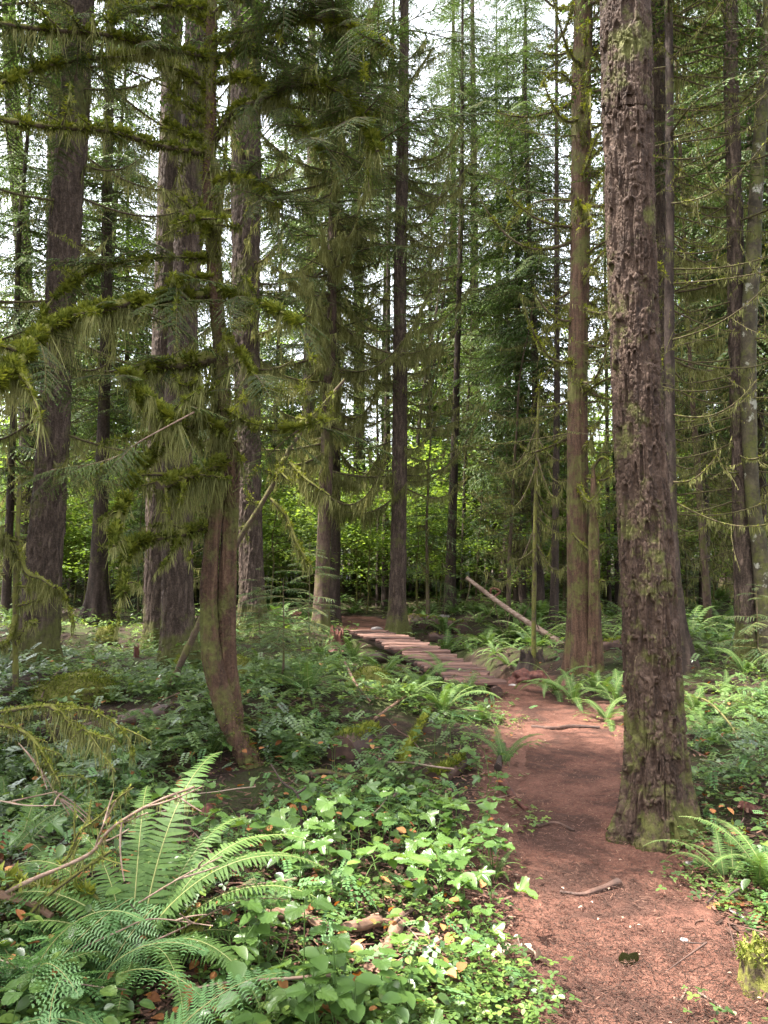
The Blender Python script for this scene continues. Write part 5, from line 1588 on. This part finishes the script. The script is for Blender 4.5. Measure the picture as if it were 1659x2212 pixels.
# beds of ferns further away
fm = M()
def far_fern(seed):
    g = np.random.default_rng(seed); m = M()
    for k in range(11):
        fr_ = frond_mesh(.8 * g.uniform(.7, 1.1), .3 + .2 * (k % 4), 1.15 - .18 * (k % 4), 15, .085, g)
        a = k * 2.4 + g.uniform(-.3, .3); ca, sa = math.cos(a), math.sin(a)
        for v, f, mi, r in zip(fr_.v, fr_.f, fr_.mi, fr_.r):
            m.add(v @ np.array([[ca, sa, 0], [-sa, ca, 0], [0, 0, 1]]), f - f.min(), int(mi[0]), r)
    return m.mesh('sword_fern', [MAT['fern'], STEM])
FF = [far_fern(9), far_fern(10), far_fern(11)]
cnt = 0
while cnt < 190:
    y = gf.uniform(13.5, 34) if cnt % 3 else gf.uniform(12.5, 20)
    u = gf.uniform(-60, 1720) if cnt % 4 == 0 else (gf.uniform(1000, 1700) if cnt % 4 != 1 else gf.uniform(560, 1000))
    x = (u - CX) / F * y
    if path_d(x, y) < .35 or (u < 460 and y < 17): continue
    o = link('sword_fern', FF[gf.integers(0, 3)], None, (x, y, float(H(x, y))))
    s = gf.uniform(.7, 1.25); o.scale = (s, s, s); o.rotation_euler = (0, 0, gf.uniform(0, 6.28))
    reg = 'beyond the far end of the boardwalk' if u < 1010 and u > 480 else 'in the fern bed on the far left' if u < 480 else 'in the fern bed between the boardwalk and the large fir' if u < 1340 else 'in the fern bed right of the large fir'
    tag(o, 'distant sword fern ' + reg, 'fern', 'distant sword ferns ' + reg)
    cnt += 1

# ------------------------------------------------------------------ young conifers in front
def young(label, u, v, h, nb, Lm, temps, tL=2.0, z0=.25, mat='needle_light', r=.012, lean_=0.0):
    g = np.random.default_rng(int(u)); p = G(u, v)
    o = thing('young_conifer', label, 'young tree', p)
    s = np.linspace(0, 1, 24)
    C = np.stack([p[0] + lean_ * s ** 2 * h + .01 * noise(s * 9, u), p[1] + 0 * s, p[2] + s * h - .03], -1)
    rad = r * (1 - .85 * s)
    m = M(); tube(m, C, rad, 8, 0, .5, rough=.1); part('trunk', m, MAT['twig'], o)
    cm = crown_mesh(np.column_stack([C, rad]), p[2] + z0, p[2] + h, nb, Lm, temps, g, tL=tL, pitch=(-.1, .15), Lmin=.08)
    part('crown', cm, [MAT[mat], MAT['twig']], o)
    return o
young('small young hemlock with flat layered boughs left of the boardwalk', 612, 1480, .95, 20, .65, CED_FINE, 1.0, .25, 'needle_light', .012)
young('pale airy young hemlock in front of the moss draped pair', 668, 1400, 1.7, 22, .8, CED_FINE, 1.0, .5, 'needle_light', .012)
young('dark young conifer at the foot of the thick fir behind the curved cedar', 560, 1400, 1.3, 22, .7, CED_FINE, 1.0, .3, 'needle_light', .012)
young('little young hemlock at the foot of the slim dark conifer', 960, 1335, .9, 16, .6, HEM_FINE, 2.0, .2, 'needle_light', .012)
young('low leafy young conifer in front of the grey brown conifer on the right', 1640, 1450, 1.0, 18, .6, CED_FINE, 1.0, .2, 'needle_light', .012)
# thin dark bare sapling stem with a fork, standing in the leaf patch
sp = G(652, 1840)
o = thing('bare_sapling', 'thin dark forked bare sapling standing in the leaf patch', 'sapling', sp)
m = M(); tube(m, px_curve([(652, 1850), (650, 1760), (640, 1712), (610, 1690), (585, 1650)], sp[1], sp[1] + .1, 24), np.linspace(.008, .004, 24), 7, 0, .5, rough=.2, freq=30); part('trunk', m, MAT['dark'], o)
m = M(); tube(m, px_curve([(640, 1714), (655, 1706), (660, 1700)], sp[1], sp[1], 8), .005, 6, 0, .5); part('branch', m, MAT['dark'], o)

# ------------------------------------------------------------------ mossy twigs of a dead bush reaching in from the left
hb = thing('dead_bush', 'dead bush with bright mossy drooping twigs reaching in at the left edge', 'bush', flat(-60, 1850))
for pts, d0, d1, r0, r1, bl, bn, mo in [
    ([(-40, 1545), (20, 1535), (60, 1528), (120, 1525), (180, 1530), (230, 1550), (275, 1590), (290, 1640)], 3.6, 3.4, .010, .003, .09, 500, 2600),
    ([(110, 1528), (135, 1540), (150, 1560), (190, 1580), (240, 1600)], 3.5, 3.4, .009, .002, .16, 700, 2600),
    ([(-40, 1560), (30, 1572), (70, 1595), (100, 1640), (128, 1690)], 3.6, 3.4, .012, .004, .14, 700, 2800),
    ([(40, 1605), (80, 1650), (118, 1710), (150, 1760)], 3.5, 3.4, .003, .002, .02, 60, 200),
    ([(-40, 1960), (20, 1925), (70, 1900), (130, 1875), (200, 1840), (240, 1790), (330, 1735), (420, 1700)], 2.7, 2.6, .007, .004, .05, 160, 500),
    ([(0, 2040), (60, 1980), (100, 1938), (170, 1885), (240, 1838)], 2.7, 2.65, .008, .005, .04, 160, 900),
    ([(200, 1845), (220, 1790), (240, 1750), (250, 1730)], 2.65, 2.6, .003, .002, .0, 0, 100),
    ([(-40, 1985), (30, 1940), (90, 1890), (150, 1850), (170, 1800), (220, 1760), (280, 1700)], 2.9, 2.8, .005, .003, .08, 260, 900),
    ([(0, 1730), (60, 1740), (130, 1740)], 3.0, 3.0, .003, .002, 0, 0, 60),
    ([(60, 2100), (150, 2060), (260, 2010), (330, 1985), (460, 2000)], 2.6, 2.6, .003, .002, 0, 0, 60),
    ([(300, 1950), (400, 1890), (480, 1850)], 2.6, 2.6, .003, .002, 0, 0, 30)]:
    branch_obj(hb, px_curve(pts, d0, d1, 40), r0, r1, gl, mo, bl, bn, .004, 5 if mo > 100 else 2, .14, 'palestick' if mo < 700 else 'mossy', fz=.011)
# cedar spray hanging in on the left
cs = thing('cedar_branch', 'pale cedar spray hanging from a thin twig over the leaning fir on the left', 'branch', at(330, 950, 4.2))
m = M(); C = px_curve([(420, 890), (345, 930), (300, 955), (255, 985), (190, 1004), (110, 1015)], 4.2, 4.0, 24); tube(m, C, np.linspace(.005, .0025, 24), 5, 0, .5); part('twig', m, MAT['palestick'], cs)
m = M()
PP, DD = [], []
for k in range(15):
    i = 10 + k * 13 // 15
    T = unit(C[min(i + 1, 23)] - C[i - 1]); sd = 1 if k % 2 else -1
    PP.append(C[i]); DD.append(unit(T * .8 + np.array([.1 * gl.normal(), sd * .5, -.35 + .1 * gl.normal()])))
put_boughs(m, CED_FINE, np.array(DD), np.array(PP), np.full(15, .26), gl, .4)
part('foliage', m, [MAT['cedar_leaf'], MAT['twig']], cs)

# ------------------------------------------------------------------ small things on the trail
p = G(1358, 2085)
o = thing('fallen_leaf_pair', 'two dark green oval leaves standing up on the bright part of the trail', 'leaves', p)
DL = leaf_mat('dark_leaf', (.012, .012, .005), (.03, .035, .01), (.05, .06, .015), rough=.35, trans=.1)
for sx in (-1, 1):
    V, f = OV[0]
    m = M().add(V * [.06, .075, .06], f, 0, .5, True)
    l = link('leaf', m.mesh('leaf', DL), o, (sx * .006, 0, -.004)); l.rotation_euler = rot_to([sx * .42, -.12, 1.0], sx * -1.35)
p = G(1118, 2082)
o = thing('dead_leaf_clump', 'curled pale brown dead leaves lying at the left border of the trail', 'dead leaves', p)
for k in range(6):
    V, f = lobed_leaf(4, .3, 7, .2, 1.5, gp); V = V * [.07, .08, .08]
    m = M().add(V, f, 0, gp.uniform(0, 1), True)
    l = link('leaf', m.mesh('leaf', MAT['deadleaf']), o, (gp.uniform(-.05, .05), gp.uniform(-.03, .03), .015 + gp.uniform(0, .02))); l.rotation_euler = (gp.uniform(-.6, .6), gp.uniform(-.6, .6), gp.uniform(0, 6))

# ------------------------------------------------------------------ stuff: carpets nobody could count
def carpet(name, n, y0, y1, tests, tv, tf, s0, s1, z0, z1, tilt, mat, p=-.6, u0=-120, u1=1780, aspect=1.0, mats=None, smooth=True, clump=1.0):
    """n small pieces over the ground, denser near the camera"""
    y = (gp.uniform(0, 1, n) * (y1 ** p - y0 ** p) + y0 ** p) ** (1 / p)
    u = gp.uniform(u0, u1, n)
    x = (u - CX) / F * y * 1.03
    k = tests(x, y, u)
    x, y = x[k], y[k]
    z = H(x, y)
    k = z > -.22                     # nothing grows down in the ditch
    x, y, z = x[k], y[k], z[k]
    n = len(x)
    az = gp.uniform(0, 2 * np.pi, n)
    D = np.stack([np.cos(az), np.sin(az), gp.uniform(-tilt, tilt * .5, n)], -1)
    hh = gp.uniform(z0, z1, n) * (.5 + .8 * np.clip(.5 + noise(x * 2, y * 2), 0, 1))
    S = gp.uniform(s0, s1, n)
    m = M()
    scatter(m, tv, tf, roll(basis(D), gp.uniform(-.5, .5, n) * (tilt + .1)), np.stack([x, y, z + hh], -1), np.stack([S, S * aspect, S], -1), 0,
            np.clip(.48 + .35 * noise(x * 1.1, y * 1.1) + gp.normal(0, .26, n), 0, 1), None, smooth)
    tag(link(name, m.mesh(name, MAT[mat])), kind='stuff')

def off_trail(lo):
    def t(x, y, u):
        d = path_d(x, y) + .22 * noise(x * 2.2, y * 2.2)
        q = np.clip((d - lo) / .55, 0, 1)
        for cc in CLEAR[:13]:
            q = q * np.clip(np.hypot(x - cc[0], y - cc[1]) / .15, .12, 1)
        for cc in CLEAR3:
            q = q * np.clip(np.hypot(x - cc[0], (y - cc[1]) * .7) / (.055 * cc[1]) - .25, .06, 1)
        c = np.clip(.75 + 1.5 * noise(x * 1.1 + 3, y * 1.1), .25, 1) * np.clip(.75 + 1.2 * noise(x * 3.1, y * 3.1), .2, 1)
        return gp.uniform(0, 1, len(x)) < q * c
    return t
OVv, OVf = OV[1]
TRI_V = np.vstack([np.array([[0, 0, 0], [.35, .3, .03], [.75, .24, 0], [1, 0, -.05], [.75, -.24, 0], [.35, -.3, .03]]) @ np.array([[math.cos(a), math.sin(a), 0], [-math.sin(a), math.cos(a), 0], [0, 0, 1]]) for a in (0, 2.1, 4.2)])
TRI_F = np.vstack([np.array([[0, 1, 2, 3], [0, 3, 4, 5]]) + 6 * k for k in range(3)])
carpet('ground_cover', 96000, 2.2, 22, off_trail(-.06), TRI_V, TRI_F, .012, .030, .01, .09, .5, 'cover')
carpet('ground_cover', 17000, 2.2, 26, off_trail(.15), OVv, OVf, .03, .065, .03, .20, .7, 'cover')
carpet('ground_cover', 30000, 5.0, 20, off_trail(.2), TRI_V, TRI_F, .03, .055, .03, .17, .6, 'cover', p=.5, u1=900)
carpet('ground_cover', 12000, 10, 40, off_trail(.2), TRI_V, TRI_F, .05, .10, .05, .35, .6, 'cover', p=.5)
# pinnate holly-leaved ground cover on the middle slope
pin_v, pin_f = [], []
for k in range(5):
    for sd in (-1, 1):
        c_, s_ = math.cos(sd * 1.15), math.sin(sd * 1.15)
        q = np.array([[0, 0, 0], [.5, .22, .03], [1, 0, -.04], [.5, -.22, .03]]) * [.30, .42, .3]
        q = q @ np.array([[c_, s_, 0], [-s_, c_, 0], [0, 0, 1]]) + [.15 + .17 * k, 0, -.12 * (k / 4) ** 2]
        pin_v.append(q); pin_f.append(np.array([[0, 1, 2, 3]]) + 4 * len(pin_f))
pin_v.append(np.array([[.9, 0, -.12], [1.05, .06, -.13], [1.2, 0, -.2], [1.05, -.06, -.13]])); pin_f.append(np.array([[0, 1, 2, 3]]) + 4 * len(pin_f))
PV, PF = np.vstack(pin_v), np.vstack(pin_f)
base_t = off_trail(.3)
carpet('holly_leaf_cover', 15000, 4.6, 15, lambda x, y, u: base_t(x, y, u) & ((u < 1080) | (u > 1420)), PV, PF, .07, .15, .05, .26, .6, 'grape', p=-.3)
# small feathery fern leaves
base_t2 = off_trail(.1)
carpet('small_fern_cover', 7000, 2.4, 14, lambda x, y, u: base_t2(x, y, u), PV * [1, .8, 1], PF, .06, .13, .03, .18, .8, 'bracken', p=-.4)
# dry needles and chips, on the trail and beneath the plants
CH = np.array([[0, -.5, 0], [1, -.4, .02], [1, .4, 0], [0, .5, .02]]); CF = np.array([[0, 1, 2, 3]])
carpet('needle_litter', 60000, 2.2, 14, lambda x, y, u: path_d(x, y) < .35, CH, CF, .006, .026, .008, .018, .25, 'litter', p=-.8, aspect=.14, u0=900, u1=1760, smooth=False)
carpet('leaf_litter', 26000, 2.2, 12, lambda x, y, u: path_d(x, y) > .03, CH, CF, .015, .05, .02, .035, .3, 'litter', p=-.8, aspect=.3, smooth=False)
carpet('wood_chips', 120, 2.2, 12, lambda x, y, u: path_d(x, y) < .5, OVv, OVf, .008, .022, .012, .02, .3, 'deadleaf', p=-.8, aspect=.8, u0=900, u1=1760)
carpet('fallen_leaves', 900, 2.4, 11, lambda x, y, u: path_d(x, y) > .1, OVv, OVf, .025, .06, .03, .16, .9, 'dead_fern', p=-.7)
# cushion moss over the ground
mt = off_trail(.0)
carpet('ground_moss', 60000, 2.4, 13, lambda x, y, u: mt(x, y, u) & (noise(x * 1.4 + 20, y * 1.4) > .12), DIA_V, DIA_F, .012, .03, .0, .025, 1.6, 'moss', p=-.8)

# loose twigs and sticks lying about: countable near ones as things
for k in range(60):
    u, v = (gl.uniform(20, 1080), gl.uniform(1500, 2180)) if k % 4 else (gl.uniform(1480, 1660), gl.uniform(1560, 2100))
    p = G(u, v); a = gl.uniform(0, 6.28); L = gl.uniform(.15, .6) * (1 if u < 1400 else .4)
    q = np.linspace(0, 1, 9)[:, None]
    C = p + np.array([math.cos(a), math.sin(a), 0]) * (q - .5) * L + np.array([gl.normal(0, .15), gl.normal(0, .15), 0]) * q ** 2 * L
    C[:, 2] = H(C[:, 0], C[:, 1]) + gl.uniform(.02, .16) + q[:, 0] * gl.uniform(-.08, .08)
    m = M(); tube(m, C, np.linspace(.005, .002, 9) * gl.uniform(.6, 1.5), 5, 0, gl.uniform(0, 1))
    reg = 'right of the trail' if u > 1400 else 'in the undergrowth at the lower left' if u < 560 else 'in the undergrowth left of the trail'
    single('twig', m, MAT['palestick'] if k % 2 else MAT['beam'], p, 'thin %s twig lying %s' % ('pale' if k % 2 else 'dark', reg), 'twig', 'thin %s twigs lying %s' % ('pale' if k % 2 else 'dark', reg))
